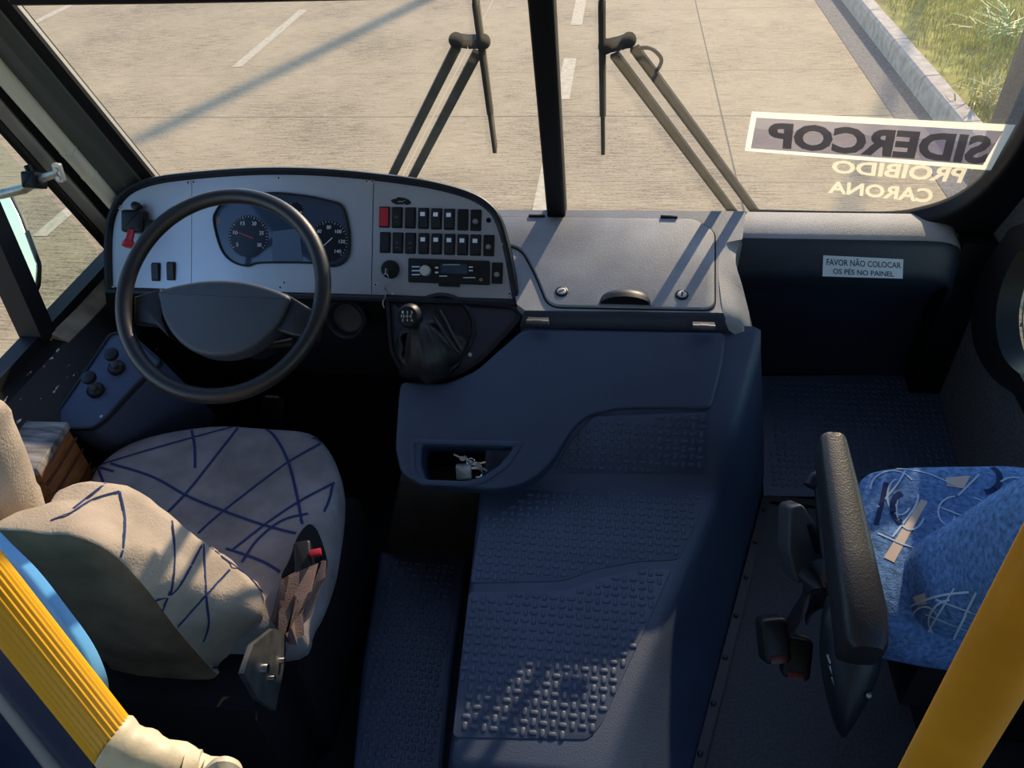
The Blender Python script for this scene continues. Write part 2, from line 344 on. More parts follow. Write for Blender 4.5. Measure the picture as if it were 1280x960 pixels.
for (px, py, n, L, lab, ml) in ((1255, 55, 70, .55, 'tall tuft of long bright green blades at the far right of the verge', M['weed']), (1235, 130, 60, .3, 'low straggly pale weed clump on the verge just above the windscreen sign', M['grassd'])):
    c = at(px, py, z=ZR + .17); mb = MB()
    for i in range(n):
        a = random.random() * 6.283; l = L * random.uniform(.5, 1.1); w = .006; d = V((math.cos(a), math.sin(a), 0)); s_ = V((-d.y, d.x, 0)) * w; c0 = c + V((random.gauss(0, .08), random.gauss(0, .08), -.02))
        hgt = random.uniform(.4, .9); P = [c0, c0 + d * l * .35 + V((0, 0, l * hgt * .7)), c0 + d * l * .75 + V((0, 0, l * hgt * .85)), c0 + d * l * 1.05 + V((0, 0, l * hgt * .6))]
        mb.add([P[0] - s_, P[0] + s_, P[1] + s_, P[1] - s_, P[2] + s_ * .7, P[2] - s_ * .7, P[3]], [(0, 1, 2, 3), (3, 2, 4, 5), (5, 4, 6)])
    tag(mb.build('grass_tuft', ml, smooth=0, fix=False), lab, 'plant')
def lamp_post(p, h, r, label):      # its shadow lies over the road ahead
    t = thing('street_pole', p, label, 'pole'); mb = MB(); mb.tube([V(p), V(p) + V((0, 0, h))], [r, r * .8], 12); mb.build('pole_shaft', M['steel'], t)
    mb = MB(); mb.tube([V(p), V(p) + V((0, 0, .06))], r * 1.8, 12); mb.build('base_flange', M['steel'], t)
az = V((math.sin(SUN_AZ), math.cos(SUN_AZ), 0)); tanE = math.tan(SUN_EL)
tip = at(172, 176, z=ZR); h = 9.5; lamp_post(tip + az * (h / tanE), h, .15, 'tall steel street pole ahead whose shadow crosses the road at upper left')
p2 = at(1060, 262, z=ZR); h = 9.5; lamp_post(p2 + az * (h / tanE - 1.5), h, .055, 'slim steel street pole ahead whose shadow falls over the curb')

# ------------------------------------------------------------------ the cab shell
A0, A1 = [WS.pt(*WS.px(*q)) for q in ((195, 215), (25, 5))]            # windscreen left edge, bottom and top
B0, B1 = at(131, 311, x=XL), at(0, 165, x=XL)                          # side window front edge
def lerp(a, b, t): return a + (b - a) * t
Ab, At = lerp(A0, A1, -.35), lerp(A0, A1, 1.5); Bb, Bt = lerp(B0, B1, -.25), lerp(B0, B1, 1.9)
mb = MB()                                                               # windscreen left pane
pl = [WS.px(*q) for q in ((195, 215), (25, 5))]; dx = (pl[1][0] - pl[0][0]) / (pl[1][1] - pl[0][1])
lu = lambda v: pl[0][0] + dx * (v - pl[0][1])
mb.prism(WS, [(lu(-.02) - .02, -.02), (-.005, -.02), (-.005, 1.25), (lu(1.25) - .02, 1.25)], -.026, -.020); struct(mb.build('window_1', M['glass'], smooth=0))
rb = WS.pl([(945, 274), (1100, 277), (1152, 271), (1194, 257), (1228, 233), (1256, 201), (1280, 160), (1300, 110)])
rs = [tuple(p) for p in spline([V((*q, 0)) for q in rb], 5)]; rs = [(a, b) for a, b, _ in rs]
ut = rs[-1][0] + .05
mb = MB(); mb.prism(WS, [(.005, -.02)] + [(1.12, -.02), (1.12, 1.25)] + [(.005, 1.25)], -.026, -.020); struct(mb.build('window_2', M['glass'], smooth=0))
mb = MB(); mb.prism(WS, rs + [(ut, .55), (ut, 1.3), (1.26, 1.3), (1.26, rs[0][1] - .03), (rs[0][0], rs[0][1] - .03)], -.03, .018, .012); struct(mb.build('trim_windscreen', M['rubber']))
mb = MB(); c0, c1 = WS.px(696, 266), WS.px(677, 0)                      # centre post
k = (c1[0] - c0[0]) / (c1[1] - c0[1])
mb.prism(WS, [(c0[0] - .0235, -.03), (c0[0] + .0235, -.03), (c0[0] + k * 1.25 + .0235, 1.25), (c0[0] + k * 1.25 - .0235, 1.25)], -.035, .022, .008); struct(mb.build('trim_center', M['rubber']))
# left pillar: bands swept between the windscreen edge and the side window edge
mb = MB(); inn = V((.55, -.75, .1)).normalized()
bands = [(0, .0, 0), (.028, .012, 0), (.06, .022, 1), (.17, .022, 1), (.20, .008, 2), (.34, .018, 2), (.50, .012, 2), (.52, -.004, 1), (.76, -.004, 1), (.77, .006, 3), (.90, .006, 3), (.91, .018, 1), (1.0, .014, 1), (1.01, -.04, 1)]
for (s0, w0, m0), (s1, w1, m1) in zip(bands, bands[1:]):
    q = [lerp(Ab, Bb, s0) + inn * w0, lerp(Ab, Bb, s1) + inn * w1, lerp(At, Bt, s1) + inn * w1, lerp(At, Bt, s0) + inn * w0]
    mb.quad(*q, m=m1)
pil = struct(mb.build('trim_left', [M['pillarl'], M['rubber'], M['pillar'], M['pillarl']], smooth=0, fix=False))
mb = MB(); mb.tube([lerp(lerp(Ab, Bb, .57), lerp(At, Bt, .57), i / 10) + inn * .012 for i in range(11)], .019, 14)
for s_ in (.33, .42):
    c = lerp(lerp(Ab, Bb, .57), lerp(At, Bt, .57), s_) + inn * .012; dd = (At - Ab).normalized(); mb.tube([c, c + dd * .006], .0205, 14)
mb.build('pillar_tube', M['tubem'], pil)
# outside face behind the pillar so that no light leaks
mb = MB(); mb.quad(Ab - inn * .05, Bb - inn * .05, Bt - inn * .05, At - inn * .05); struct(mb.build('trim_left_outer', M['dark'], fix=False))
# left wall
zs = .655
SW = Fr((XL, 0, 0), (0, 1, 0), (0, 0, 1))      # u=Y v=z, n = +X
mb = MB(); mb.box(SW, -3, 1.95, -.35, zs, -.04, 0)
mb.box(SW, -3, 1.9, 1.55, 2.05, -.04, 0); mb.box(SW, -3, .2, zs, .95, -.04, 0)
for y in (-3, -1.6, -.1): mb.box(SW, y, y + .1, zs, 1.6, -.04, 0)
struct(mb.build('wall_left', M['sill']))
mb = MB()
b0 = at(43, 408, x=XL); b1 = at(0, 312, x=XL); bd = (b1 - b0); mb.bar(b0 - bd * .15, b0 + bd * 3.2, .05, .058, (1, 0, 0))
r0 = at(0, 478, x=XL); r1 = at(132, 335, x=XL); rd = r1 - r0; mb.bar(r0 - rd * 1.2, r1 + rd * .25, .05, .045, (1, 0, 0))
g0 = lerp(at(128, 318, x=XL), b0, 0); struct(mb.build('trim_side_window', M['rubber']))
mb = MB(); mb.prism(SW, [(r1.y, r1.z), (b0.y, b0.z), (lerp(b0, b1, 2.5).y, lerp(b0, b1, 2.5).z), (Bt.y, Bt.z), (B0.y, B0.z)], -.03, -.024); struct(mb.build('window_3', M['glass2'], smooth=0))
mb = MB()                                        # sill ledge falling towards the cab
for (xa, za, xb, zb_) in ((XL, zs, XL + .05, zs - .02), (XL + .05, zs - .02, XL + .14, zs - .10), (XL + .14, zs - .10, XL + .15, 0)):
    mb.quad((xa, -1, za), (xa, 1.75, za), (xb, 1.75, zb_), (xb, -1, zb_))
struct(mb.build('trim_sill', M['sill'], fix=False))
mb = MB(); L = [(62, 418), (96, 385), (129, 349), (133, 380), (110, 405), (86, 429)]; GR = Fr((XL + .05, 1.4, zs - .02), (0, 1, 0), (-.09, 0, .08))
mb.prism(GR, GR.pl(L), -.02, .004, .003); struct(mb.build('trim_sill_corner', M['grime']))
# right wall with its low rounded window
SR = Fr((XR, 0, 0), (0, -1, 0), (0, 0, 1))     # u=-Y, n = -X
go = [SR.px(*q) for q in ((1280, 285), (1245, 338), (1231, 385), (1232, 425), (1244, 455), (1262, 477), (1285, 492))]
gi = [SR.px(*q) for q in ((1290, 315), (1272, 350), (1263, 385), (1263, 415), (1269, 440), (1279, 456), (1293, 468))]
def close_(L, d): 
    a, b = L[0], L[-1]; return [(-.35 + d, a[1] + .1 + d), (-.9, a[1] + .1 + d), ] 
mb = MB(); top = go[0][1]; 
def ring(L, e):
    P = [tuple(q)[:2] for q in spline([V((*q, 0)) for q in L], 4)]
    return P + [(-1.25, P[-1][1] - .01), (-.95 + e, P[-1][1] + .05), (-.9 + e, 1.0), (-.95 + e, P[0][1] + .25 + e), (-1.3, P[0][1] + .28 + e)]
Ro, Ri = ring(go, .02), ring(gi, 0)
mb.rings([[SR.pt(u, v, w) for u, v in Q] for Q, w in ((Ro, 0), (Ro, .012), (Ro, .03), (Ri, .03), (Ri, -.03))], cap0=False, cap1=False)
tr_ = struct(mb.build('trim_right_window', M['rubber'], smooth=30))
mb = MB(); mb.prism(SR, Ri, -.026, -.02); struct(mb.build('window_4', M['glass2'], smooth=0))
mb = MB()
n = len(Ro); out = [(-2.0, 1.75), (-2.0, -.35), (-.6, -.35), (-.6, 1.75)]
bm = bmesh.new(); ev = []
def loop(L):
    vs = [bm.verts.new(SR.pt(u, v, 0)) for u, v in L]; return [bm.edges.new((vs[i - 1], vs[i])) for i in range(len(vs))]
ed = loop(out) + loop(Ro); bmesh.ops.triangle_fill(bm, edges=ed, use_beauty=True)
me = bpy.data.meshes.new('wall_right'); bm.to_mesh(me); bm.free(); me.materials.append(M['carpet']); wr = bpy.data.objects.new('wall_right', me); COL.objects.link(wr); struct(wr)
mb = MB(); mb.box(SR, -.6, 3, -.35, .7, -.04, 0); mb.box(SR, -2, 3, 1.6, 2.05, -.04, 0)
for y in (.5, -.9, -2.2): mb.box(SR, -y - .06, -y + .06, .6, 1.7, -.04, 0)
struct(mb.build('wall_right_rear', M['wallm']))
FL = Fr((0, 0, 0), (1, 0, 0), (0, 1, 0))
mb = MB(); mb.box(FL, XL, XR, -3, 1.15, 2.0, 2.04); struct(mb.build('ceiling', M['ceil']))
mb = MB(); mb.box(FL, XL, XR, -3.04, -3, -.3, 2.04); struct(mb.build('wall_back', M['wallm']))
mb = MB(); mb.box(FL, XL, XR, 1.83, 1.87, -.35, .70); struct(mb.build('wall_front', M['dark']))
mb = MB(); mb.box(FL, .938, XR, 1.735, 1.83, .10, .72, .01); struct(mb.build('trim_corner', M['rubber']))
mb = MB(); mb.box(FL, XL, -.30, -3, 1.86, -.06, 0); struct(mb.build('floor_driver', M['dark']))
mb = MB(); mb.box(FL, -.30, XR, -3, 1.86, -.06, .15 - .06); struct(mb.build('floor_lower', M['dark']))
mb = MB(); mb.prism(FL, [(.24, .45), (.52, 1.40), (XR, 1.40), (XR, -1), (.24, -1)], .08, .15); struct(mb.build('floor_passenger', M['floor']))
# metal edge strip beside the engine cover
mb = MB(); T0, T1 = at(952, 622, z=.155), at(870, 962, z=.155); 
def edge_strip(P, w):
    for a, b in zip(P, P[1:]): mb.bar(a, b, w, .012)
corner = at(958, 624, z=.155); far = at(1035, 632, z=.155)
edge_strip([far, corner, T1 + (T1 - T0) * .35], .02)
for i in range(7):
    q = lerp(corner, T1, .06 + i * .15); mb.lathe(Fr(q, (1, 0, 0), (0, 1, 0)), [(.006, 0), (.006, .008), (.003, .011)], n=8)
struct(mb.build('trim_floor', M['bezel']))
# sun visor along the top of the left pane
VZ = Fr((-.5, 1.3, 1.5), (1, 0, 0), (0, 0, 1)); vp = VZ.pl([(18, 4), (180, 2), (300, 0), (545, -5)])
sv = thing('sun_visor', VZ.pt(*vp[0]), 'dark sun visor edge hanging across the top of the left windscreen', 'sun visor')
mb = MB(); mb.prism(VZ, vp + [(vp[-1][0], vp[-1][1] + .2), (vp[0][0], vp[0][1] + .2)], -.01, .01); mb.build('visor_panel', M['dark'], sv)
mb = MB(); mb.tube([VZ.pt(u, v) for u, v in vp], .004, 8); mb.build('visor_hem', M['fabricb'], sv)

# ------------------------------------------------------------------ driver's dashboard
dash = thing('dashboard', (-.62, 1.62, .6), 'silver instrument dashboard in a black rounded bezel behind the steering wheel', 'dashboard')
H = [(133, 368), (132, 300), (139, 262), (158, 236), (195, 221), (260, 213), (330, 209), (400, 210), (470, 216), (540, 226), (588, 239), (615, 255), (630, 278), (642, 325), (652, 384)]
ho = [tuple(p)[:2] for p in spline([V((*q, 0)) for q in DP.pl(H)], 4)]
ho = ccw(ho); hi = inset(ho, .019)
mb = MB()
def bk(L, s, dw):                       # the hood sinks and narrows towards the windscreen
    return [DP.pt(u * s + (1 - s) * .0, v * (1 if v < .1 else 1), dw) for u, v in L]
b1 = inset(ho, .012)
mb.rings([[DP.pt(u, v, -.10) for u, v in inset(ho, .03)], [DP.pt(u, v, -.06) for u, v in b1], [DP.pt(u, v, -.03) for u, v in inset(ho, .002)], [DP.pt(u, v, .004) for u, v in ho], [DP.pt(u, v, .012) for u, v in inset(ho, .004)], [DP.pt(u, v, .012) for u, v in inset(ho, .011)], [DP.pt(u, v, .006) for u, v in inset(ho, .016)], [DP.pt(u, v, -.004) for u, v in hi]], cap0=True, cap1=True)
mb.build('bezel', M['bezel'], dash)
def cut(L, a, b):                       # clip polygon to a<=u<=b
    def half(L, f):
        R = []
        for i in range(len(L)):
            p, q = L[i - 1], L[i]; fp, fq = f(p), f(q)
            if fp >= 0: R.append(p)
            if (fp >= 0) != (fq >= 0): t = fp / (fp - fq); R.append((p[0] + (q[0] - p[0]) * t, p[1] + (q[1] - p[1]) * t))
        return R
    return half(half(L, lambda p: p[0] - a), lambda p: b - p[0])
sa, sb = DP.px(240, 280)[0], DP.px(466, 280)[0]
PF = []
for i, (a, b, w) in enumerate(((-9, sa - .0006, .0), (sa + .0006, sb - .0006, .0015), (sb + .0006, 9, .0))):
    mb = MB(); mb.prism(DP, cut(inset(ho, .0185), a, b), -.003, w + .0005, .0008, 1); mb.build('fascia_panel', M['alu'], dash, smooth=0)
def on(px, py, w=0): return DP.px(px, py)
for q in ((236, 229), (243, 228), (349, 223), (459, 227), (466, 227), (150, 259), (141, 360), (356, 353), (351, 359), (615, 261), (630, 305), (637, 367), (470, 356)):
    c = on(*q); mb = MB(); mb.lathe(DP, [(.0048, 0), (.0048, .0025), (.003, .004)], *c, n=12); s = mb.build('screw', M['screw'], dash)
    mb = MB(); mb.lathe(DP, [(.0024, .0035), (.0024, .0044)], *c, n=8); mb.build('screw_slot', M['dark'], s)
c = on(610.8, 275.4); mb = MB(); mb.lathe(DP, [(.0062, 0), (.0062, .0012)], *c); mb.build('hole_disc', M['dark'], dash)  # dark disc painted for an open hole in the fascia
mb = MB(); random.seed(3)                                          # dark smudge above the switches
for (x, y, a, b) in ((494, 251, .010, .005), (502, 249, .014, .004), (509, 253, .010, .006), (499, 254, .013, .003)):
    c = on(x, y); mb.prism(DP, [(u + random.uniform(-1, 1) * .0015, v + random.uniform(-1, 1) * .0015) for u, v in ell(a, b, *c, n=18)], 0, .0012)
mb.build('smudge', M['black'], dash)
# instrument cluster
cl = DP.pl([(268, 279), (271, 264), (285, 251), (333, 241), (375, 243), (412, 250), (430, 258), (438, 286), (439, 312), (433, 327), (420, 334), (403, 333), (387, 330), (327, 330), (310, 334), (291, 328), (277, 312)])
cl = [tuple(p)[:2] for p in spline([V((*q, 0)) for q in cl], 4, True)]
mb = MB(); mb.prism(DP, cl, 0, .006, .002); ic = mb.build('instrument_cluster', M['glassdial'], dash)
mb = MB(); mb.frame(DP, cl, .005, .0, .010); mb.build('cluster_rim', M['black'], ic)
def gauge(px, py, rpx, labels, a0, a1, needle, ncol, parent, ticks=28):
    c = on(px, py); r = rpx * 1.82 / FPX
    mb = MB(); mb.lathe(DP, [(r, .0055), (r, .0065)], *c, n=36); g = mb.build('gauge_face', M['gauge'], parent)
    mb = MB()
    for i in range(ticks + 1):
        a = math.radians(a0 + (a1 - a0) * i / ticks); d = V((math.cos(a), math.sin(a))); n_ = V((-d.y, d.x)) * .0004
        p, q = V(c) + d * r * (.86 if i % 4 == 0 else .91), V(c) + d * r * .97
        mb.quad(*[DP.pt(*z, .0068) for z in (p - n_, p + n_, q + n_, q - n_)])
    for i, s in enumerate(labels):
        a = math.radians(a0 + (a1 - a0) * i / max(1, len(labels) - 1)); p = V(c) + V((math.cos(a), math.sin(a))) * r * .68
        h_ = r * .17; w_ = h_ * .62 * len(s); mb.text(s, (lambda S, T, p=p, w_=w_, h_=h_: DP.pt(p.x - w_ / 2 + S * w_, p.y - h_ / 2 + T * h_, .0068)))
    mb.build('gauge_marking', M['white'], parent, smooth=0, fix=False)
    a = math.radians(needle); d = V((math.cos(a), math.sin(a))); n_ = V((-d.y, d.x)); mb = MB()
    mb.prism(DP, [tuple(V(c) - d * r * .25 - n_ * .0009), tuple(V(c) + d * r * .8 - n_ * .0004), tuple(V(c) + d * r * .8 + n_ * .0004), tuple(V(c) - d * r * .25 + n_ * .0009)], .007, .0078)
    mb.build('needle', ncol, parent, smooth=0)
gauge(312, 296, 27, ['5', '10', '15', '20', '25', '30'], 215, -35, 160, M['needle'], ic)
gauge(412, 302, 26, ['20', '40', '60', '80', '100', '120', '140'], 225, -45, 222, M['white'], ic)
gauge(371, 263, 11, ['0', '1'], 200, -20, 150, M['needle'], ic, 12)
mb = MB(); L = DP.pl([(342, 290), (375, 286), (380, 327), (342, 327)]); mb.prism(DP, rounded(L, .004), .005, .0068); mb.build('trip_display', M['lcd'], ic)
# rocker switches
def rocker(px, py, kind, w=.0262, h=.050):
    c = on(px, py); mb = MB(); mb.prism(DP, rrect(w, h, .003, *c), -.001, .004, .0015); sw = mb.build('rocker_switch', M['black'], dash)
    F = Fr(DP.pt(*c, .004), DP.u, DP.v); mb = MB()
    if kind == 'blank': return sw
    if kind == 'knob':
        mb.lathe(F, [(.0065, 0), (.0065, .007), (.005, .009)], 0, -.004); mb.build('dimmer_knob', M['steel'], sw); return sw
    t = .0025 if kind != 'icon' else .006       # wedge of the key
    P = [[F.pt(u, v, 0) for u, v in rrect(w * .84, h * .88, .002)], [F.pt(u, v, .003 + (t if v > 0 else 0)) for u, v in rrect(w * .8, h * .84, .002)]]
    mb.rings(P); mb.build('rocker_key', M['red'] if kind == 'red' else M['bezel'], sw)
    if kind == 'icon':
        mb = MB(); mb.box(F, -.0055, .0055, .004, .0135, .008, .0097); ic_ = mb.build('icon_lens', M['sign'], sw)
    elif kind == 'sym':
        mb = MB(); mb.frame(F, ell(.004, .003, 0, 0, 12), .0007, .005, .0057); mb.box(F, -.004, .004, -.012, -.0112, .003, .0036); mb.build('switch_symbol', M['steel'], sw)
    return sw
for i, (x, k_) in enumerate(zip((480.8, 496.8, 513.2, 529.6, 545.8, 562, 578.8, 595), ('red', 'sym', 'plain', 'icon', 'icon', 'icon', 'blank', 'knob'))): rocker(x, 271.6 + i * .55, k_)
for i, (x, k_) in enumerate(zip((481.8, 497.7, 513.4, 529.9, 546, 562.4, 578.6, 594.7, 611.2), ('plain', 'sym', 'sym', 'icon', 'icon', 'icon', 'icon', 'icon', 'knob'))): rocker(x, 303.3 + i * .47, k_)
rocker(621.7, 341.5, 'knob'); rocker(195.5, 340, 'plain', .022, .046); rocker(214.5, 339, 'plain', .022, .046)
# radio
L = DP.pl([(511, 323), (612.5, 326.5), (612.5, 356.5), (511, 353)]); cx = sum(p[0] for p in L) / 4; cy = sum(p[1] for p in L) / 4
rl = rounded(L, .004); mb = MB(); mb.prism(DP, rl, -.001, .009, .003); rad = mb.build('car_radio', M['black'], dash)
c = on(533.5, 339); mb = MB(); mb.lathe(DP, [(.0125, .006), (.0125, .020), (.011, .023), (.004, .0235)], *c, n=28); mb.build('volume_knob', M['screw'], rad)
mb = MB(); mb.prism(DP, rounded(DP.pl([(552, 330), (585, 331), (585, 343), (552, 342)]), .002), .008, .0098); mb.build('radio_display', M['glassdial'], rad)
mb = MB()
for (x0, y0, x1, y1) in ((516, 333.2, 526, 334.6), (516, 338, 526, 339.6), (516, 343, 526, 344.4), (545, 334, 549, 336), (545, 340, 549, 342), (555, 330.6, 576, 331.8), (587, 333.6, 592, 335), (587, 338, 592, 339.4), (550, 345, 560, 346), (580, 347, 595, 348)):
    mb = MB(); mb.prism(DP, DP.pl([(x0, y0), (x1, y0), (x1, y1), (x0, y1)]), .0088, .0098); mb.build('radio_button', M['white'], rad)
mb = MB(); mb.prism(DP, rounded(DP.pl([(549, 353.5), (575, 354.5), (575, 359), (549, 358)]), .002), .0, .0085); mb.build('release_latch', M['black'], rad)
mb = MB(); mb.frame(DP, ell(.0035, .0032, *on(602, 350)), .0012, .0088, .0098); mb.build('radio_emblem', M['yellow'], rad)
# ignition switch
c = on(488.5, 337); mb = MB(); mb.lathe(DP, [(.022, 0), (.022, .010), (.019, .014), (.012, .015)], *c, n=28); ig = mb.build('ignition_switch', M['black'], dash)
F = Fr(DP.pt(*on(487, 341), .016), DP.u, DP.v); mb = MB(); mb.box(F, -.001, .001, -.006, .006, -.002, .012); mb.prism(Fr(F.pt(0, 0, .012), F.v, F.n), rrect(.016, .014, .005), -.0012, .0012)
kr = thing('ignition_key', F.pt(0, 0, .012), 'small key with a dangling tag chain in the ignition switch', 'key'); mb.build('key_blade', M['steel'], kr)
mb = MB(); q0 = F.pt(.0, -.004, .018); mb.tube([q0 + V((math.cos(a) * .006, -.002, math.sin(a) * .008 - .008)) for a in [i * math.pi / 8 for i in range(16)]], .0009, 6, True); mb.build('key_ring', M['chrome'], kr)
mb = MB(); e = at(479, 385, y=1.44); P = [lerp(q0 + V((0, -.004, -.016)), e, i / 8) + V((.003 * math.sin(i * 1.7), 0, 0)) for i in range(9)]
for a, b in zip(P, P[1:]): mb.tube([a, b], .0013, 6)
mb.tube([P[2], P[2] + V((.008, -.002, -.012))], .004, 6); mb.build('tag_chain', M['steel'], kr)
# parking brake valve pod
c = on(173, 278); mb = MB(); mb.prism(DP, rrect(.056, .055, .008, *c), 0, .032, .008); pb = mb.build('brake_valve', M['black'], dash)
c = on(176, 259); mb = MB(); mb.lathe(DP, [(.006, 0), (.006, .012), (.010, .014), (.010, .026), (.006, .029)], *c, n=18); mb.build('valve_button', M['black'], pb)
c = on(189, 283); mb = MB(); mb.prism(DP, rrect(.02, .03, .004, *c), 0, .022, .004); mb.build('valve_body', M['black'], pb)
p0 = DP.pt(*on(173, 290), .028); p1 = at(160, 308, y=p0.y - .035); mb = MB(); dd = (p1 - p0)
mb.tube([p0, p0 + dd * .55, p0 + dd * .7, p0 + dd * .82, p0 + dd * 1.0, p0 + dd * 1.04], [.0085, .009, .012, .0155, .0145, .009], 18); mb.build('brake_lever', M['red'], pb)
# under-dash shell and column shroud
mb = MB()
kx0, kx1 = XL + .1, -.30
mb.quad((kx0, 1.51, .675), (kx1, 1.51, .675), (kx1, 1.60, .35), (kx0, 1.60, .35)); mb.quad((kx0, 1.60, .35), (kx1, 1.60, .35), (kx1, 1.82, .2), (kx0, 1.82, .2)); mb.build('knee_panel', M['dark'], dash, fix=False)
c = at(434, 398, y=1.49); F = Fr(c, (1, 0, 0), (0, .35, .94)); mb = MB()
mb.lathe(F, [(.052, -.02), (.052, .012), (.046, .018), (.040, .012), (.036, -.004)], n=28); mb.build('air_vent', M['bezel'], dash)
# gear lever console under the fascia
GC = Fr(at(560, 385, y=1.487), (1, 0, 0), (0, .75, .66))
L = GC.pl([(482, 368), (641, 381), (655, 390), (652, 402), (612, 446), (588, 466), (556, 477), (505, 474), (487, 440)])
gcl = ccw(rounded(L, [.004, .004, .01, .01, .03, .03, .03, .03, .02])); mb = MB(); mb.prism(GC, gcl, -.09, .004, .008); gc = mb.build('gear_console', M['dash'], dash)
mb = MB(); mb.frame(GC, gcl, .012, -.02, .012); mb.build('console_rim', M['bezel'], gc)
for q in ((492, 369), (628, 380), (588, 444)):
    cc = GC.px(*q); mb = MB(); mb.lathe(GC, [(.005, .004), (.005, .007), (.003, .009)], *cc, n=12); mb.build('screw', M['screw'], gc)
# gear lever
g0 = GC.px(543, 428); gl = thing('gear_lever', GC.pt(*g0), 'gear lever with a black knob on a slumped leather gaiter right of the steering wheel', 'gear lever')
mb = MB(); mb.lathe(GC, [(.088, .003), (.088, .010), (.080, .012), (.076, .006)], *GC.px(550, 412), n=36); mb.build('gaiter_ring', M['bezel'], gl)
kn = at(513, 395, y=1.36); mb = MB(); base = GC.pt(*g0); ax = [base + V((-.005, 0, -.02)), base + V((-.005, -.045, .005)), at(536, 440, y=1.35), at(526, 416, y=1.355), kn + V((.012, .01, -.022))]
axs = spline(ax, 6); n = len(axs); R = []
for i, p in enumerate(axs):
    t = i / (n - 1); r = (.074 * (1 - t) ** 1.1 + .012) * (1 + .22 * math.sin(t * 3.1)); ring_ = []
    tg = (axs[min(i + 1, n - 1)] - axs[max(i - 1, 0)]).normalized(); u_ = V((1, 0, 0)); u_ = (u_ - tg * u_.dot(tg)).normalized(); v_ = tg.cross(u_)
    for j in range(40):
        a = 2 * math.pi * j / 40; rr = r * (1 + .10 * math.sin(5 * a + 4 * t) * (1 - t) + .06 * math.sin(9 * a - 7 * t) + .05 * noise.noise(p * 30 + V((j * .3, 0, 0))))
        ring_.append(p + (u_ * math.cos(a) + v_ * math.sin(a)) * rr)
    R.append(ring_)
mb.rings(R); mb.build('gaiter', M['leather'], gl, smooth=70)
mb = MB()                                          # folded flap with pale stitching standing off the gaiter
fa = [at(549, 388, y=1.385), at(556, 400, y=1.37), at(566, 420, y=1.35), at(577, 437, y=1.34), at(572, 440, y=1.335), at(560, 424, y=1.34), at(550, 408, y=1.355), at(543, 398, y=1.37)]
mb.tube(spline(fa[:4], 5), .004, 8); mb.tube(spline(fa[4:], 5), .004, 8); mb.quad(*[p + V((0, .004, 0)) for p in fa]); mb.build('gaiter_flap', M['leather'], gl, fix=False)
mb = MB(); mb.tube([kn + V((.014, .012, -.03)), kn + V((.004, .003, -.01))], .008, 10)
mb.build('lever_shaft', M['steel'], gl)
KF = Fr(kn, (1, -.05, .05), (-.1, .55, .8)); mb = MB(); r = .0285
mb.lathe(KF, [(.012, -.03), (.020, -.024), (.0265, -.012), (r, 0), (.0265, .010), (.0225, .017), (.0215, .0185)], n=32); knob = mb.build('knob', M['bezel'], gl)
mb = MB(); mb.lathe(KF, [(.0215, .0180), (.0215, .0192), (.010, .0202)], n=28); mb.build('shift_disc', M['black'], knob)
mb = MB()
for s_, x, y in (('1', -.0105, .0088), ('3', 0, .0088), ('5', .0105, .0088), ('R', -.0125, 0), ('2', -.0105, -.0088), ('4', 0, -.0088), ('6', .0105, -.0088)):
    mb.text(s_, lambda S, T, x=x, y=y: KF.pt(x - .0018 + S * .0036, y - .0028 + T * .0056, .0215), bold=.01)
for x in (-.0085, 0, .0085): mb.box(KF, x - .0004, x + .0004, -.005, .005, .0205, .0212)
mb.box(KF, -.0085, .0085, -.0004, .0004, .0205, .0212); mb.build('shift_pattern', M['white'], knob, smooth=0)

# ------------------------------------------------------------------ steering wheel
c = at(280, 371, t=1.60); nrm = (V((.03, -.62, .78))).normalized(); uu = V((1, 0, 0)); SWF = Fr(c, uu, nrm.cross(V((1, 0, 0))))
if SWF.n.dot(nrm) < 0: SWF = Fr(c, uu, -(nrm.cross(V((1, 0, 0)))))
wh = thing('steering_wheel', c, 'large black two spoke steering wheel with a grey pad in front of the driver seat', 'steering wheel')
def w2(px, py, w=0): return SWF.px(px, py, w)
qs = [w2(x, y) for x, y in ((146, 372), (413, 366), (276, 236), (286, 506))]
RW = ((qs[1][0] - qs[0][0]) / 2 + (qs[2][1] - qs[3][1]) / 2) / 2 - .016
ccx = (qs[0][0] + qs[1][0]) / 2; ccy = (qs[2][1] + qs[3][1]) / 2
mb = MB(); N = 96; mb.tube([SWF.pt(ccx + RW * math.cos(2 * math.pi * i / N), ccy + RW * math.sin(2 * math.pi * i / N)) for i in range(N)], .0165, 16, True); mb.build('rim', M['rim'], wh)
pad = [w2(*q, .0) for q in ((199, 362), (238, 352), (275, 349), (315, 353), (358, 368), (357, 382), (345, 405), (322, 428), (297, 441), (270, 445), (243, 440), (220, 424), (204, 400), (198, 376))]
pad = ccw([tuple(p)[:2] for p in spline([V((*q, 0)) for q in pad], 4, True)])
mb = MB(); mb.prism(SWF, pad, -.045, .0, .010, 4); mb.build('hub_pad', M['hub'], wh)
mb = MB()
for L in ([(168, 371), (202, 360), (204, 402), (214, 424), (196, 407), (168, 404)], [(356, 366), (386, 384), (402, 394), (396, 424), (366, 420), (342, 412), (358, 384)]):
    mb = MB(); mb.prism(SWF, [w2(*q, -.015) for q in L], -.034, -.012, .006); mb.build('spoke', M['rim'], wh)
mb = MB(); mb.lathe(SWF, [(.075, -.03), (.075, -.05), (.05, -.09), (.045, -.10)], *w2(280, 392), n=28); mb.build('hub_shroud', M['black'], wh)
cc = V(SWF.pt(*w2(280, 392), -.1)); mb = MB(); mb.tube([cc + SWF.n * .02, cc - SWF.n * .08], [.045, .055], 20); mb.build('column', M['dark'], wh)
mb = MB(); s0 = SWF.pt(*w2(300, 402), -.09); 
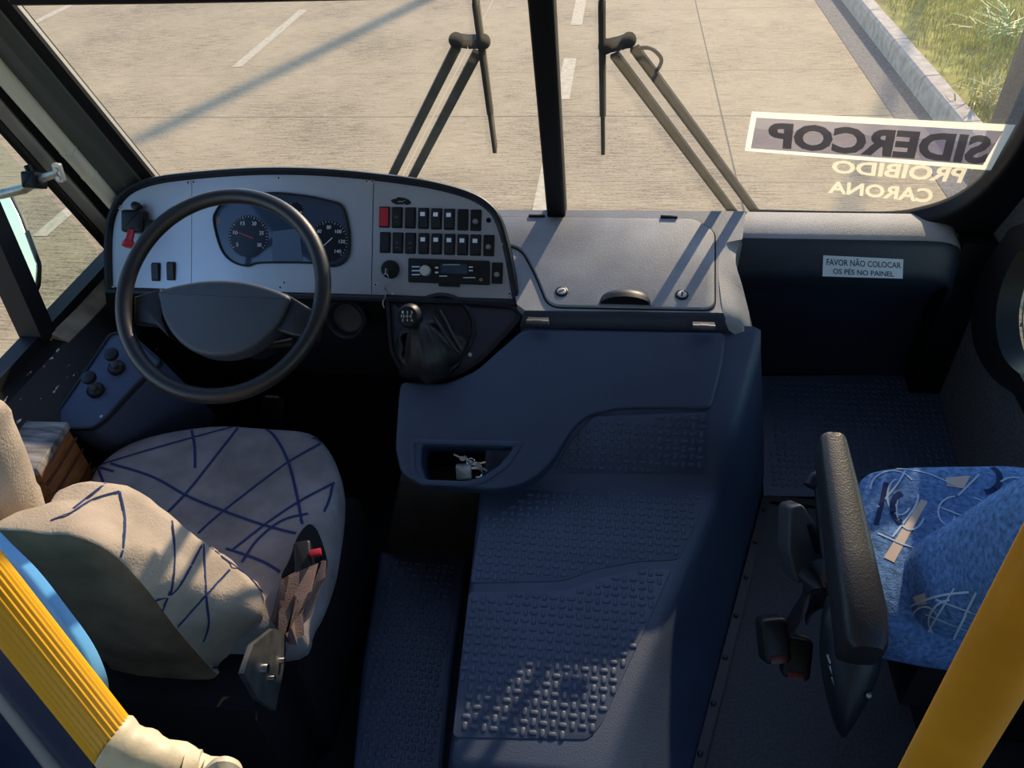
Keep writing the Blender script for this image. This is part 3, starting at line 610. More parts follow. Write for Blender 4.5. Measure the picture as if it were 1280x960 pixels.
mb.tube([s0, at(338, 432, t=1.68), at(366, 428, t=1.68)], [.008, .008, .011], 10); mb.build('stalk', M['black'], wh)

# ------------------------------------------------------------------ side console with two pull valves
SC = Fr(at(110, 480, z=.60), (1, .0, 0), (0, .8, .32))
L = SC.pl([(62, 527), (100, 472), (137, 417), (160, 412), (205, 452), (172, 482), (131, 527), (116, 537), (88, 538)])
scl = ccw(rounded(L, [.01, 0, .01, .01, .02, .01, .02, .01, .02])); sc = thing('side_console', SC.o, 'blue grey side console with two black pull valves left of the steering wheel', 'console')
mb = MB(); mb.prism(SC, scl, -.30, 0, .006); mb.build('console_panel', M['console'], sc)
mb = MB(); mb.frame(SC, scl, .008, -.01, .004); mb.build('console_lip', M['bezel'], sc)
for (bx, by, kx, ky) in ((147, 461, 139, 443), (121, 489, 111, 472)):
    b = SC.px(bx, by); F = Fr(SC.pt(*b), SC.u, SC.v); top = at(kx, ky, t=(SC.pt(*b) - CAM).dot(ROT @ V((0, 0, -1))) * .965)
    # knob stands on its stem straight above the base
    mb = MB(); mb.lathe(F, [(.019, 0), (.019, .010), (.014, .016), (.008, .018)], n=20); bs = mb.build('pull_valve', M['black'], sc)
    ax_ = (top - F.o).normalized(); T = Fr(top, V((1, 0, 0)), V((0, 1, 0)) if False else ax_.cross(V((1, 0, 0)))); T = Fr(top, (1, 0, 0), T.v if T.n.dot(ax_) > 0 else -T.v)
    mb = MB(); mb.tube([F.o + F.n * .012, lerp(F.o, top, .9)], .0065, 10); mb.build('valve_stem', M['steel'], bs)
    mb = MB(); mb.lathe(T, [(.007, -.012), (.015, -.006), (.0165, .0), (.015, .005), (.006, .007)], n=20); mb.build('valve_knob', M['black'], bs)
c = SC.px(127, 521); mb = MB(); mb.lathe(SC, [(.004, 0), (.004, .002)], *c, n=10); mb.build('screw', M['steel'], sc)
# floor pedal glinting below the column
F = Fr(at(340, 512, z=.22), (1, 0, 0), (0, .6, .8)); pe = thing('brake_pedal', F.pt(0, -.1, 0), 'dark pedal with a bright metal edge on the floor below the steering wheel', 'pedal')
mb = MB(); mb.prism(F, rrect(.07, .08, .01), -.01, 0, .003); mb.build('pedal_pad', M['rubber'], pe)
mb = MB(); mb.box(F, -.02, .02, .036, .041, -.004, .003); mb.build('pedal_edge', M['steel'], pe)
mb = MB(); mb.tube([F.pt(0, 0, -.01), F.pt(0, .06, -.09)], .01, 8); mb.build('pedal_arm', M['dark'], pe)

# ------------------------------------------------------------------ moulded passenger side dashboard
pd = thing('moulded_dashboard', (.45, 1.6, .6), 'moulded dashboard with a hatch lid and knee recess on the passenger side', 'dashboard')
# shoulder: from the deck edge down to the recess side wall, lofted between traced edges
dk = lambda x, y, w=0: DK.pt(*DK.px(x, y, w), w)
mb = MB()
deck = DK.pl([(590, 262), (932, 264), (928, 299), (908, 303), (900, 315), (898, 340), (904, 391), (656, 388), (646, 380), (636, 320), (615, 290)])
mb.prism(DK, deck, -.03, 0); 
XS = .455
top_ = [dk(*q) for q in ((925, 299), (908, 303), (900, 315), (898, 340), (904, 391))] + [at(911, 413, y=1.44)]
mid_ = [dk(*q, -.006) for q in ((926, 302), (915, 308), (911, 322), (914, 350), (924, 394))] + [at(934, 428, y=1.445)]
low_ = [at(928, 304, y=1.70), at(921, 313, y=1.67), at(920, 330, y=1.62), at(928, 358, y=1.56), at(938, 398, y=1.515), at(947, 440, y=1.455)]
bot_ = [V((p.x + .01, p.y, .45)) for p in low_]
bot2 = [V((p.x + .03, p.y + .02, .10)) for p in low_]
def dense(Q, k=6): return spline(Q, k)
mb.rings([dense(top_), dense(mid_), dense(low_)], close=False, cap0=False, cap1=False)
mb.rings([dense(low_), dense(bot_), dense(bot2)], close=False, cap0=False, cap1=False)
e0, e1, e2, e3 = dk(656, 388), dk(904, 391), at(911, 413, y=1.44), at(650, 406, y=1.44)
mb.rings([[lerp(e0, e1, t) for t in (0, .5, 1)], [lerp(lerp(e0, e1, t), lerp(e3, e2, t), .35) + V((0, -.004, .004)) for t in (0, .5, 1)], [lerp(e3, e2, t) for t in (0, .5, 1)], [lerp(e3, e2, t) + V((0, .03, -.14)) for t in (0, .5, 1)]], close=False, cap0=False, cap1=False, m=1)  # front strip in the darker plastic, as shade on its turned-away face
mb.build('dash_body', [M['deck'], M['dash']], pd, fix=True, smooth=50)
# header with the notice, recess back wall
hp = [(1.80, .762), (1.765, .759), (1.722, .748), (1.708, .740), (1.699, .726), (1.690, .668), (1.686, .652), (1.690, .640), (1.72, .60), (1.78, .53), (1.79, .262), (1.795, .25)]
xa = .36; xs = [xa, .50, .60, .75, .84, .87, .895, .915, .930, .938, .940]; off = [0, 0, 0, 0, 0, .002, .007, .017, .034, .058, .09]
mb = MB(); mb.rings([[V((x, y + o * .35 * (1 if z > .5 else 0), z - o * (1 if z > .62 else 0))) for y, z in hp] for x, o in zip(xs, off)], close=False, cap0=False, cap1=False)
mb.m = [1 if i % (len(hp) - 1) < 3 else 0 for i in range(len(mb.m))]; mb.build('knee_recess', [M['dash'], M['deck']], pd, smooth=50)
# treaded footrest ramp
FR = Fr((.55, 1.38, .155), (1, 0, 0), (0, .41, .105)); fl = FR.pl([(945, 470), (1204, 468), (1225, 622), (955, 620)])
fr_bumps = FR.pl([(962, 476), (1196, 474), (1206, 610), (966, 612)])
def bumps(mb, F, poly, pitch, w0=0, l=.0076, s=.0044, h=.0023, uo=0, vo=0, m=0, taper=None):
    us = [p[0] for p in poly]; vs = [p[1] for p in poly]; c = 0
    i0, i1 = int(min(us) / pitch) - 1, int(max(us) / pitch) + 1; j0, j1 = int(min(vs) / pitch) - 1, int(max(vs) / pitch) + 1
    for i in range(i0, i1 + 1):
        for j in range(j0, j1 + 1):
            u, v = i * pitch + uo, j * pitch + vo
            if not inpoly((u, v), poly): continue
            a, b = (l, s) if (i + j) % 2 else (s, l); n = 10; R = []
            for k, w in ((1.15, 0), (1.0, h * .7), (.7, h), ):
                ring_ = []
                for q in range(n):
                    t = 2 * math.pi * q / n; cx_, sy_ = math.cos(t), math.sin(t)
                    sgn = lambda x: (1 if x > 0 else -1) * abs(x) ** .65
                    ring_.append(F.pt(u + a * sgn(cx_) * k, v + b * sgn(sy_) * k, w0 + w))
                R.append(ring_)
            mb.rings(R, cap0=False, m=m); c += 1
    return c
mb = MB(); mb.prism(FR, fl, -.05, 0); bumps(mb, FR, fr_bumps, .0185, h=.002); mb.build('footrest', M['pad'], pd)
# hatch lid
L = DK.pl([(618, 272), (868, 275), (893, 291), (893, 388), (686, 384), (668, 340), (652, 312), (630, 306)])
ld = ccw(rounded(L, [.0, .02, .02, .025, .03, .04, .03, 0])); mb = MB(); mb.prism(DK, inset(ld, -.0035), -.002, .0012); mb.build('lid_gap', M['dark'], pd)
mb = MB(); mb.prism(DK, ld, -.001, .006, .004); lid = mb.build('hatch_lid', M['deck'], pd)
for q in ((671, 272.5), (836, 273.5)):
    u, v = DK.px(*q); mb = MB(); mb.prism(DK, rrect(.042, .009, .002, u, v), .0, .010, .003); mb.build('lid_hinge', M['black'], lid)
for q in ((702, 367), (852, 371)):
    u, v = DK.px(*q); mb = MB(); mb.lathe(DK, [(.0155, .005), (.0155, .0075), (.013, .0088), (.0125, .0070)], u, v, 24); mb.build('latch_ring', M['black'], lid)
    mb = MB(); mb.lathe(DK, [(.0105, .006), (.0105, .0092), (.008, .0100)], u, v, 20); mb.build('latch_lock', M['steel'], lid)
    a = .6 if q[0] < 800 else 1.5; d = V((math.cos(a), math.sin(a))) * .008; n_ = V((-d.y, d.x)).normalized() * .0016
    mb = MB(); mb.prism(DK, [tuple(V((u, v)) - d - n_), tuple(V((u, v)) + d - n_), tuple(V((u, v)) + d + n_), tuple(V((u, v)) - d + n_)], .0095, .0104); mb.build('latch_slot', M['dark'], lid)
u, v = DK.px(781, 384); mb = MB(); R = []
for k in range(9):                               # scooped pull with a rounded hood
    t = k / 8; w = .010 + .022 * math.sin(math.pi * .5 * min(1, t * 1.4)); vv = .042 * (1 - t)
    R.append([DK.pt(u + .058 * math.cos(a) * math.sqrt(max(.02, 1 - (1 - t) ** 3.2)), v + vv, .005 + w * math.sin(a)) for a in [math.pi * i / 20 for i in range(21)]])
mb.rings(R, close=True, cap0=True, cap1=False); mb.build('lid_handle', M['black'], lid, smooth=60)
mb = MB(); mb.prism(Fr(DK.pt(u, v + .004, .006), DK.u, DK.n), [(.054 * math.cos(math.pi * i / 20), .028 * math.sin(math.pi * i / 20)) for i in range(21)], -.001, .001); mb.build('handle_recess', M['dark'], lid)
# notice sticker
HF = Fr((.7, 1.6938, .697), (1, 0, 0), (0, .009, .058)); HF = Fr(HF.o, HF.u, HF.v)
L = HF.pl([(1029, 319), (1129, 324), (1128, 348), (1028, 345)])
st = thing('notice_sticker', HF.pt(*L[0]), 'small white notice sticker with two lines of dark lettering on the passenger dashboard edge', 'sticker')
mb = MB(); mb.prism(HF, L, 0, .0016); mb.build('sticker_sheet', M['sign'], st, smooth=0)
mb = MB()
for s_, q in (('FAVOR NÃO COLOCAR', ((1033, 321), (1126, 326), (1126, 335), (1033, 331))), ('OS PÉS NO PAINEL', ((1041, 333.5), (1117, 337.5), (1117, 345.5), (1041, 342)))):
    mb.text(s_, bil(HF, HF.pl(q), .0022), bold=.012)
mb.build('lettering', M['ink'], st, smooth=0, fix=False)

# ------------------------------------------------------------------ engine cover
ec = thing('engine_cover', (.1, 1.0, .1), 'large dark blue engine cover with treads and a cubby, mid cab', 'engine cover')
UF = Fr((.2, 1.445, .662), (1, 0, 0), (0, .57, .40)); UF = Fr((.2, 1.445, .662), (1, 0, 0), (0, .57, .40))
HT = Fr((.1, 1.17, .385), (1, 0, 0), (0, .57, .085))     # long lower tread face
ZF, ZR_ = .385, .30
Lup = UF.pl([(654, 410), (908, 414), (905, 450), (893, 500), (888, 512), (838, 510), (770, 511), (735, 519), (714, 538), (692, 574), (676, 592), (650, 607), (615, 613), (520, 605), (500, 592), (493, 560), (497, 500), (500, 476), (556, 479), (594, 463)])
# the cubby opening is left out of the block: outline with a slot to the hole
hole = UF.pl([(527, 556), (641, 559), (624, 580), (600, 596), (580, 600), (532, 599), (526, 580)])
up = ccw([tuple(p)[:2] for p in Lup]); hl = ccw(rounded(hole, .008))
def hull_ring(mb, F, outer, inner, w0, w1, bev):
    bmx = bmesh.new()
    def lp(L, w): return [bmx.verts.new(F.pt(u, v, w)) for u, v in L]
    o1 = lp(outer, w0); 
    rr = [lp(inset(outer, bev * (1 - math.cos(a))), w1 - bev + bev * math.sin(a)) for a in [math.pi / 2 * k / 3 for k in range(4)]]
    ii = [lp(inset(inner, -bev * (1 - math.cos(a))), w1 - bev + bev * math.sin(a)) for a in [math.pi / 2 * k / 3 for k in range(4)]]; i0 = lp(inner, w0)
    def br(A, B):
        for i in range(len(A)): bmx.faces.new((A[i - 1], A[i], B[i], B[i - 1]))
    br(o1, rr[0]); br(i0, ii[0])
    for a, b in zip(rr, rr[1:]): br(a, b)
    for a, b in zip(ii, ii[1:]): br(a, b)
    es = [bmx.edges.get((L[i - 1], L[i])) for L in (rr[-1], ii[-1]) for i in range(len(L))]
    bmesh.ops.triangle_fill(bmx, edges=[e for e in es if e], use_beauty=True)
    bmx.verts.index_update(); mb.add([v.co.copy() for v in bmx.verts], [tuple(v.index for v in f.verts) for f in bmx.faces]); bmx.free()
mb = MB(); hull_ring(mb, UF, ccw(rounded(up, .018, 4)), hl, -.09, .0, .010); mb.build('top_panel', M['cover'], ec, smooth=45)
mb = MB(); F2 = UF; big = inset(hl, -.012)          # cubby bowl
mb.rings([[F2.pt(u, v, -.012) for u, v in inset(hl, -.002)], [F2.pt(u, v, -.10) for u, v in hl], [F2.pt(u, v + .0, -.12) for u, v in inset(hl, .01)]], cap0=False, cap1=True); mb.build('cubby_bowl', M['dark'], ec)
mb = MB(); mb.frame(UF, ccw(rounded(UF.pl([(512, 548), (655, 552), (634, 584), (606, 603), (582, 608), (524, 606), (513, 590)]), .012)), .011, -.002, .004); mb.build('cubby_lip', M['cover'], ec)
# hump: lofted stations (Y, z, XL, XR, Xfloor)
def st_(y, z, xl, xr, xf, zl=.10, zf=.14): 
    P = [V((xl - .012, y, zl)), V((xl - .008, y, lerp(zl, z, .8))), V((xl - .002, y, z - .012)), V((xl + .006, y, z - .002)), V((xl + .016, y, z))]
    P += [V((lerp(xl, xr, t), y, z)) for t in (.25, .5, .75)]
    P += [V((xr - .022, y, z)), V((xr - .008, y, z - .002)), V((xr + .006, y, z - .010))]
    P += [V((xr + (xf - xr) * t ** 1.0 * (1 - .0) , y, z - .010 + (zf - z + .010) * (t ** 1.15))) for t in (.2, .4, .6, .8, 1)]
    return P
pxl = lambda x, y, z: at(x, y, z=z).x
S = [st_(1.46, .655, -.10, .437, .530), st_(1.40, .617, -.10, .42, .512), st_(1.33, .568, -.13, .40, .492), st_(1.285, .535, -.15, .385, .48), st_(1.262, .510, -.16, .375, .473),
     st_(1.225, .44, -.17, .362, .462), st_(1.205, .408, -.172, .355, .456), st_(1.185, .390, -.174, .347, .45), st_(1.16, .3835, -.175, .338, .444)]
for i in range(1, 9):
    y = lerp(1.16, .60, i / 8); z = lerp(.3835, .315, i / 8); S.append(st_(y, z, lerp(-.175, -.150, i / 8), lerp(.338, pxl(748, 925, .315) + .02, i / 8), lerp(.444, .28, i / 8)))
e = S[-1]; xr = pxl(748, 925, .315) + .02
S += [st_(.585, .312, -.148, xr - .003, .28), st_(.576, .303, -.147, xr - .008, .275), st_(.572, .285, -.146, xr - .01, .27), st_(.562, .09, -.146, xr - .012, .26)]
mb = MB(); mb.rings(S, close=False, cap0=False, cap1=False); mb.build('cover_body', M['cover'], ec, smooth=60)
HF2 = Fr((.1, 1.16, .3835), (1, 0, 0), (0, .56, .0685))
SF = Fr((.1, 1.225, .44), (1, 0, 0), (0, .037, .07))
zz = []
for name, F, L, w in (('tread_pad', SF, [(742, 520), (884, 516), (880, 592), (690, 592), (715, 550)], .001),
                   ('tread_pad', HF2, [(664, 610), (880, 612), (872, 650), (848, 700), (800, 702), (745, 712), (702, 727), (588, 729), (602, 650), (626, 634)], .0),
                   ('tread_pad', HF2, [(586, 740), (706, 739), (752, 722), (800, 712), (840, 711), (800, 800), (752, 905), (735, 925), (566, 922)], .0)):
    poly = F.pl(L); mb = MB(); 
    if F is HF2: mb.prism(F, ccw(rounded(poly, .012)), -.004, .0016, .001, 2)
    else: mb.prism(F, ccw(rounded(poly, .012)), -.02, .0030, .001, 2)
    k = bumps(mb, F, inset(ccw(poly), .006), .0178, .0016 if F is HF2 else .003); mb.build(name, M['pad'], ec)
for q in ((672, 403), (880, 409)):                    # hinges at the top edge
    a = dk(q[0] - 14, q[1] - .5, .006); b = dk(q[0] + 14, q[1] + .5, .006); mb = MB()
    mb.tube([a, b], .006, 12); mb.tube([lerp(a, b, .3), lerp(a, b, .7)], .0072, 12); mb.box(Fr(lerp(a, b, .5), (1, 0, 0), DK.v), -.024, .024, 0, .016, -.006, -.001); mb.build('hinge', M['bracket'], ec)
kp = [at(496, 606, y=1.19), at(640, 612, y=1.19), at(600, 640, y=1.17), at(572, 700, z=.105), at(478, 694, z=.105)]
KF2 = Fr((-.3, 1.185, .2), (1, 0, 0), (0, 0, 1)); mb = MB(); L = KF2.pl([(499, 600), (610, 604), (640, 600), (600, 640), (590, 720), (474, 715)])
mb.prism(KF2, L, -.05, 0, .01); mb.build('kick_panel', M['kick'], ec)
# left step with its own tread
sm = FL.pl([(474, 690), (580, 690), (556, 830), (545, 975), (438, 975), (452, 820)]) if False else [tuple(at(x, y, z=.10))[:2] for x, y in ((474, 688), (586, 690), (566, 830), (552, 980), (438, 980), (452, 830))]
ZS = Fr((0, 0, .10), (1, 0, 0), (0, 1, 0)); stp = thing('step_mat', (-.35, .9, .05), 'narrow dark blue treaded step between the driver seat and the engine cover', 'step')
mb = MB(); mb.prism(ZS, sm, -.10, 0, .012); mb.build('step_block', M['cover'], stp)
sp = [tuple(at(x, y, z=.10))[:2] for x, y in ((482, 700), (572, 700), (560, 800), (547, 975), (448, 975), (458, 830))]
mb = MB(); mb.prism(ZS, rounded(sp, .015), -.004, .0015, .001); bumps(mb, ZS, inset(ccw(sp), .006), .0178, .0015); mb.build('tread_pad', M['pad'], stp)
# padlock and keys in the cubby
PF_ = at(583, 592, z=UF.pt(*UF.px(583, 592), -.02).z - .0); UO = UF.pt(*UF.px(582, 591), -.012)
PL = Fr(at(582, 590, y=UO.y - .005), (1, .12, 0), (0, .35, .94)); pk = thing('padlock', PL.o, 'brass grey padlock lying in the cubby of the engine cover', 'padlock')
mb = MB(); mb.prism(PL, rrect(.034, .034, .003, -.004, 0), -.008, .006, .002); mb.build('lock_body', M['steel'], pk)
mb = MB(); mb.tube([PL.pt(.012, .009), PL.pt(.024, .009), PL.pt(.034, .006), PL.pt(.037, -.004), PL.pt(.034, -.012), PL.pt(.026, -.014), PL.pt(.022, -.014)], .003, 8); mb.build('shackle', M['chrome'], pk)
kb = thing('key_bunch', PL.pt(.02, .02, -.01), 'bunch of small keys lying behind the padlock in the cubby', 'keys')
for i, (x, y, a) in enumerate(((-.006, .028, 2.6), (.012, .018, 2.2), (.024, .016, .2), (.030, .012, -.6))):
    F = Fr(PL.pt(x, y, -.012 + .003 * i), PL.u * math.cos(a) + PL.v * math.sin(a), PL.n); F = Fr(F.o, F.u, PL.v * math.cos(a) - PL.u * math.sin(a))
    mb = MB(); mb.prism(F, ell(.007, .006, 0, 0, 14), 0, .0015); mb.prism(F, [(.005, -.0022), (.02, -.0022), (.023, 0), (.02, .0022), (.005, .0022)], 0, .0013); mb.build('key', M['steel' if i % 2 else 'chrome'], kb)
mb = MB(); mb.tube([PL.pt(.012 + .009 * math.cos(i * .524), .022 + .008 * math.sin(i * .524), -.006) for i in range(12)], .0012, 6, True); mb.build('key_ring', M['chrome'], kb)

# ------------------------------------------------------------------ wipers outside the windscreen
def wiper(blade, armA, armB, bracket, label, hose=None):
    w = -.05; wp = lambda q, d=0: WS.pt(*WS.px(*q, w + d), w + d)
    t = thing('windscreen_wiper', wp(armA[-1]), label, 'wiper', 'pantograph wipers outside the windscreen')
    mb = MB(); P = [wp(q, .012) for q in blade]; mb.bar(P[0], P[-1], .009, .022, WS.n); mb.build('wiper_blade', M['rubber'], t)
    mb = MB(); mid = lerp(P[0], P[-1], .45); dd = (P[-1] - P[0]) * .3; mb.bar(mid - dd, mid + dd, .014, .012, WS.n); mb.build('blade_holder', M['black'], t)
    for A in (armA, armB):
        mb = MB()
        for a, b in zip(A, A[1:]): mb.bar(wp(a), wp(b), .0195, .010, WS.n)
        mb.build('wiper_arm', M['wiper'], t)
    mb = MB()
    for a, b in zip(bracket, bracket[1:]): mb.bar(wp(a, .004), wp(b, .004), .022, .016, WS.n)
    for q in bracket[::len(bracket) - 1]: mb.tube([wp(q, -.012), wp(q, .022)], .015, 14)
    mb.build('pivot_bracket', M['black'], t)
    if hose:
        mb = MB(); mb.tube(spline([wp(q, .0) for q in hose], 6), .004, 8); mb.build('washer_hose', M['rubber'], t)
M['wiper'] = mat('weathered_wiper_arm', (.022, .025, .022), .75, spec=.15, bump=.2, bscale=200, var=.3, vscale=30)
wiper([(589, -40), (604, 45), (608, 100), (619, 187)], [(571, 58), (489, 222)], [(597, 65), (513, 226)], [(570, 50), (585, 52), (604, 52)], 'left windscreen wiper with two parallel arms outside the driver side glass')
wiper([(752, -40), (753, 60), (754, 189)], [(793, 60), (948, 270)], [(768, 68), (920, 270)], [(757, 58), (775, 54), (786, 50)], 'right windscreen wiper with twin arms and a hose loop outside the passenger side glass', [(790, 62), (812, 60), (826, 72), (824, 84), (814, 95)])

# ------------------------------------------------------------------ vinyl sign on the windscreen (seen from behind, mirrored)
w = -.018
o4 = WS.pl([(940, 139.5), (1269.6, 156), (1238.5, 213), (931, 188.5)], w); i4 = WS.pl([(945.5, 147), (1254, 164), (1228.5, 206.5), (938.5, 185.5)], w)
sg = thing('windscreen_sign', WS.pt(*o4[3], w), 'long lavender vinyl sign with cream border and mirrored letters on the windscreen', 'sign')
mb = MB(); n = 4
for i in range(4):
    j = (i + 1) % 4; mb.quad(WS.pt(*o4[i], w), WS.pt(*o4[j], w), WS.pt(*i4[j], w), WS.pt(*i4[i], w))
mb.build('vinyl_border', M['vborder'], sg, smooth=0, fix=False)
m4 = [tuple(lerp(V(i4[0]), V(i4[3]), .34)), tuple(lerp(V(i4[1]), V(i4[2]), .34))]
mb = MB(); mb.quad(*[WS.pt(*q, w) for q in (i4[0], i4[1], m4[1], m4[0])]); mb.quad(*[WS.pt(*q, w) for q in (m4[0], m4[1], i4[2], i4[3])], m=1); mb.build('vinyl_field', [M['vinyl'], M['vinyld']], sg, smooth=0, fix=False)
def mtext(s, quad, ww, bold=0):
    f = bil(WS, WS.pl(quad, ww), ww); mb = MB(); mb.text(s, lambda S, T: f(1 - S, T), bold=bold); return mb
mtext('SIDERCOP', ((961, 152.5), (1242, 169.8), (1231, 206), (958.5, 184.5)), -.0165, .045).build('sign_lettering', M['vink'], sg, smooth=0, fix=False)
dc = thing('windscreen_decal', WS.pt(*WS.px(1100, 240)), 'faded cream mirrored lettering in two rows on the glass below the vinyl sign', 'decal')
mtext('PROIBIDO', ((1040, 200), (1210, 209.5), (1201, 229), (1040, 216)), -.0175, .03).build('lettering_row', M['ghost'], dc, smooth=0, fix=False)
mtext('CARONA', ((1036, 226), (1168, 236), (1164, 254), (1035, 241)), -.0175, .03).build('lettering_row', M['ghost'], dc, smooth=0, fix=False)

# ------------------------------------------------------------------ seats
def pillow(F, L, prof, nseg=0, noise_amp=0, nsc=6, seed=0):
    """prof: list of (inset, w). closes top and bottom with a fan to the middle"""
    L = ccw(L); n = len(L); cu = sum(p[0] for p in L) / n; cv = sum(p[1] for p in L) / n; R = []
    for k, w in prof:
        if k <= 1: Q = [(cu + (u - cu) * k, cv + (v - cv) * k) for u, v in L]
        R.append([F.pt(u, v, w) for u, v in Q])
    mb = MB(); mb.rings(R)
    if noise_amp:
        for i, p in enumerate(mb.v):
            mb.v[i] = p + F.n * noise_amp * noise.noise(p * nsc + V((seed, 0, 0))) + F.u * noise_amp * .4 * noise.noise(p * nsc + V((0, seed + 5, 0)))
    return mb
def pillow2(F, L, prof, amp, nsc, seed):
    L = ccw(L); n = len(L); cu = sum(p[0] for p in L) / n; cv = sum(p[1] for p in L) / n
    R = [[F.pt(cu + (u - cu) * k, cv + (v - cv) * k, w) for u, v in L] for k, w in prof]; mb = MB(); mb.rings(R)
    for i, p in enumerate(mb.v): mb.v[i] = p + (p - F.pt(cu, cv, -.07)).normalized() * amp * noise.noise(p * nsc + V((seed, 0, 0)))
    return mb
def drape(mb, polylines, half, m, lift=.0012, step=2.0, keep=None):
    """lay woven strips on the surface of mb: rays from the eye find where each traced thread lies, the strip follows the surface normal"""
    tree = BVHTree.FromPolygons([tuple(v) for v in mb.v], [f for f in mb.f]); add = []
    for PL_ in polylines:
        hw = half
        if isinstance(PL_, tuple) and isinstance(PL_[1], (int, float)): PL_, hw = PL_
        pts = [V((*q, 0)) for q in PL_]; pts = spline(pts, 8) if len(pts) > 2 else pts; D = [pts[0]]
        for a, b in zip(pts, pts[1:]):
            k = max(1, int((b - a).length / step)); D += [a + (b - a) * (i / k) for i in range(1, k + 1)]
        run = []
        for q in D + [None]:
            hit = None
            if q is not None:
                h = tree.ray_cast(CAM, ray(q.x, q.y).normalized())
                if h[0] is not None and (not run or (h[0] - run[-1][0]).length < .05):
                    nn = h[1] if h[1].dot(CAM - h[0]) > 0 else -h[1]; hit = (h[0] + nn * lift, nn)
            if hit: run.append(hit)
            if (not hit) and run:
                if len(run) > 1:
                    vs = []
                    for i, (p, nn) in enumerate(run):
                        t = (run[min(i + 1, len(run) - 1)][0] - run[max(i - 1, 0)][0]).normalized(); s_ = nn.cross(t).normalized(); vs += [p - s_ * hw, p + s_ * hw]
                    add.append((vs, [(2 * i, 2 * i + 1, 2 * i + 3, 2 * i + 2) for i in range(len(run) - 1)]))
                run = []
    for vs, fs in add: mb.add(vs, fs, m)
def patch(mb, polys, m, lift=.0010):
    tree = BVHTree.FromPolygons([tuple(v) for v in mb.v], [f for f in mb.f]); add = []
    for L in polys:
        c4 = [V((*q, 0)) for q in L]; N = 10; vs = []; ok = True
        for i in range(N + 1):
            for j in range(N + 1):
                s_, t = i / N, j / N; q = lerp(lerp(c4[0], c4[1], s_), lerp(c4[3], c4[2], s_), t); h = tree.ray_cast(CAM, ray(q.x, q.y).normalized())
                if h[0] is None: ok = False; break
                nn = h[1] if h[1].dot(CAM - h[0]) > 0 else -h[1]; vs.append(h[0] + nn * lift)
            if not ok: break
        if ok: add.append((vs, [(i * (N + 1) + j, i * (N + 1) + j + 1, (i + 1) * (N + 1) + j + 1, (i + 1) * (N + 1) + j) for i in range(N) for j in range(N)]))
    for vs, fs in add: mb.add(vs, fs, m)
zA = lambda ox, oy, s, L: [(ox + x / s, oy + y / s) for x, y in L]
ds = thing('driver_seat', (-.68, .95, 0), 'worn tan velour driver seat with navy line pattern and a torn right corner', 'seat')
CS = Fr((-.70, .98, .47), (1, 0, 0), (0, 1, .06))
vis = CS.pl([(108, 600), (120, 578), (150, 555), (205, 536), (265, 529), (340, 531), (388, 538), (410, 555), (421, 582), (421, 610), (416, 650), (408, 700)])
out_ = [V((*q, 0)) for q in vis] + [V((vis[-1][0] - .01, -.20, 0)), V((vis[-1][0] - .06, -.27, 0)), V((vis[0][0] + .10, -.27, 0)), V((vis[0][0] + .02, -.15, 0))]
co = [tuple(p)[:2] for p in spline(out_, 5, True)]
prof = [(.80, -.125), (.93, -.12), (.985, -.10), (1.0, -.07), (1.0, -.045), (.992, -.026), (.972, -.010), (.94, -.002), (.88, .004), (.75, .010), (.55, .012), (.35, .010), (.15, .009)]
mb = pillow(CS, co, prof, 0, .010, 7, 3)
drape(mb, [zA(90, 500, 2.286, L) for L in ([(72, 188), (230, 140), (380, 98), (480, 72)], [(480, 72), (400, 175), (330, 262), (265, 330)], [(110, 182), (230, 220), (330, 275), (440, 320), (545, 357), (640, 382)],
   [(338, 68), (350, 130), (352, 195)], [(525, 72), (575, 100), (615, 170), (640, 260), (658, 355)], [(715, 122), (600, 190), (430, 320), (360, 382)], [(750, 237), (650, 290), (560, 350), (455, 432)],
   [(675, 325), (600, 345), (530, 400), (485, 465)], [(440, 425), (540, 460), (595, 492)], [(72, 188), (90, 235)], [(745, 240), (735, 285), (720, 320)], [(688, 108), (718, 124)], [(120, 205), (75, 192)])], .0030, 1)
mb.build('seat_cushion', [M['fabricc'], M['thread']], ds, smooth=60, fix=False)
# tear: black hole in the corner with the flap of cover hanging down
mb = MB(); L = [(352, 722), (362, 700), (372, 672), (386, 656), (397, 664), (405, 690), (396, 702), (376, 712)]; q = [tuple(p)[:2] for p in spline([V((*CS.px(*z, .012), 0)) for z in L], 4, True)]
mb.prism(CS, q, -.03, .016, .003); mb.build('torn_hole', M['dark'], ds)
mb = MB(); A = [(352, 726), (374, 714), (398, 704), (410, 700)]; B = [(340, 775), (357, 792), (372, 770), (398, 742)]; Cc = [(348, 790), (362, 806), (372, 800), (385, 770)]
g = []
for i in range(13):
    t = i / 12; f = lambda P: spline([V((*p, 0)) for p in P], 4)[i]
    a, b, c3 = f(A), f(B), f(Cc); g.append([at(a.x, a.y, z=.508), at(lerp(a, b, .5).x, lerp(a, b, .5).y, z=.495) + V((.012 * math.sin(i * 1.9), 0, .006 * math.sin(i * 1.3))), at(b.x, b.y, z=.475), at(c3.x, c3.y, z=.455) + V((.008 * math.sin(i * 2.3), 0, 0))])
g2 = [[p + V((-.006, .006, -.006)) for p in r] for r in g]
mb.rings(g, close=False, cap0=False, cap1=False); mb.rings(g2, close=False, cap0=False, cap1=False); mb.build('torn_flap', M['fabricr'] if 'fabricr' in M else M['fabric'], ds)
BK = Fr(at(387, 693, z=.50), (.9, .3, 0), (-.3, .9, .25)); bb = MB(); bb.prism(BK, rrect(.034, .075, .008, -.012, -.01), -.05, .012, .006); o = bb.build('belt_buckle', M['black'], ds)
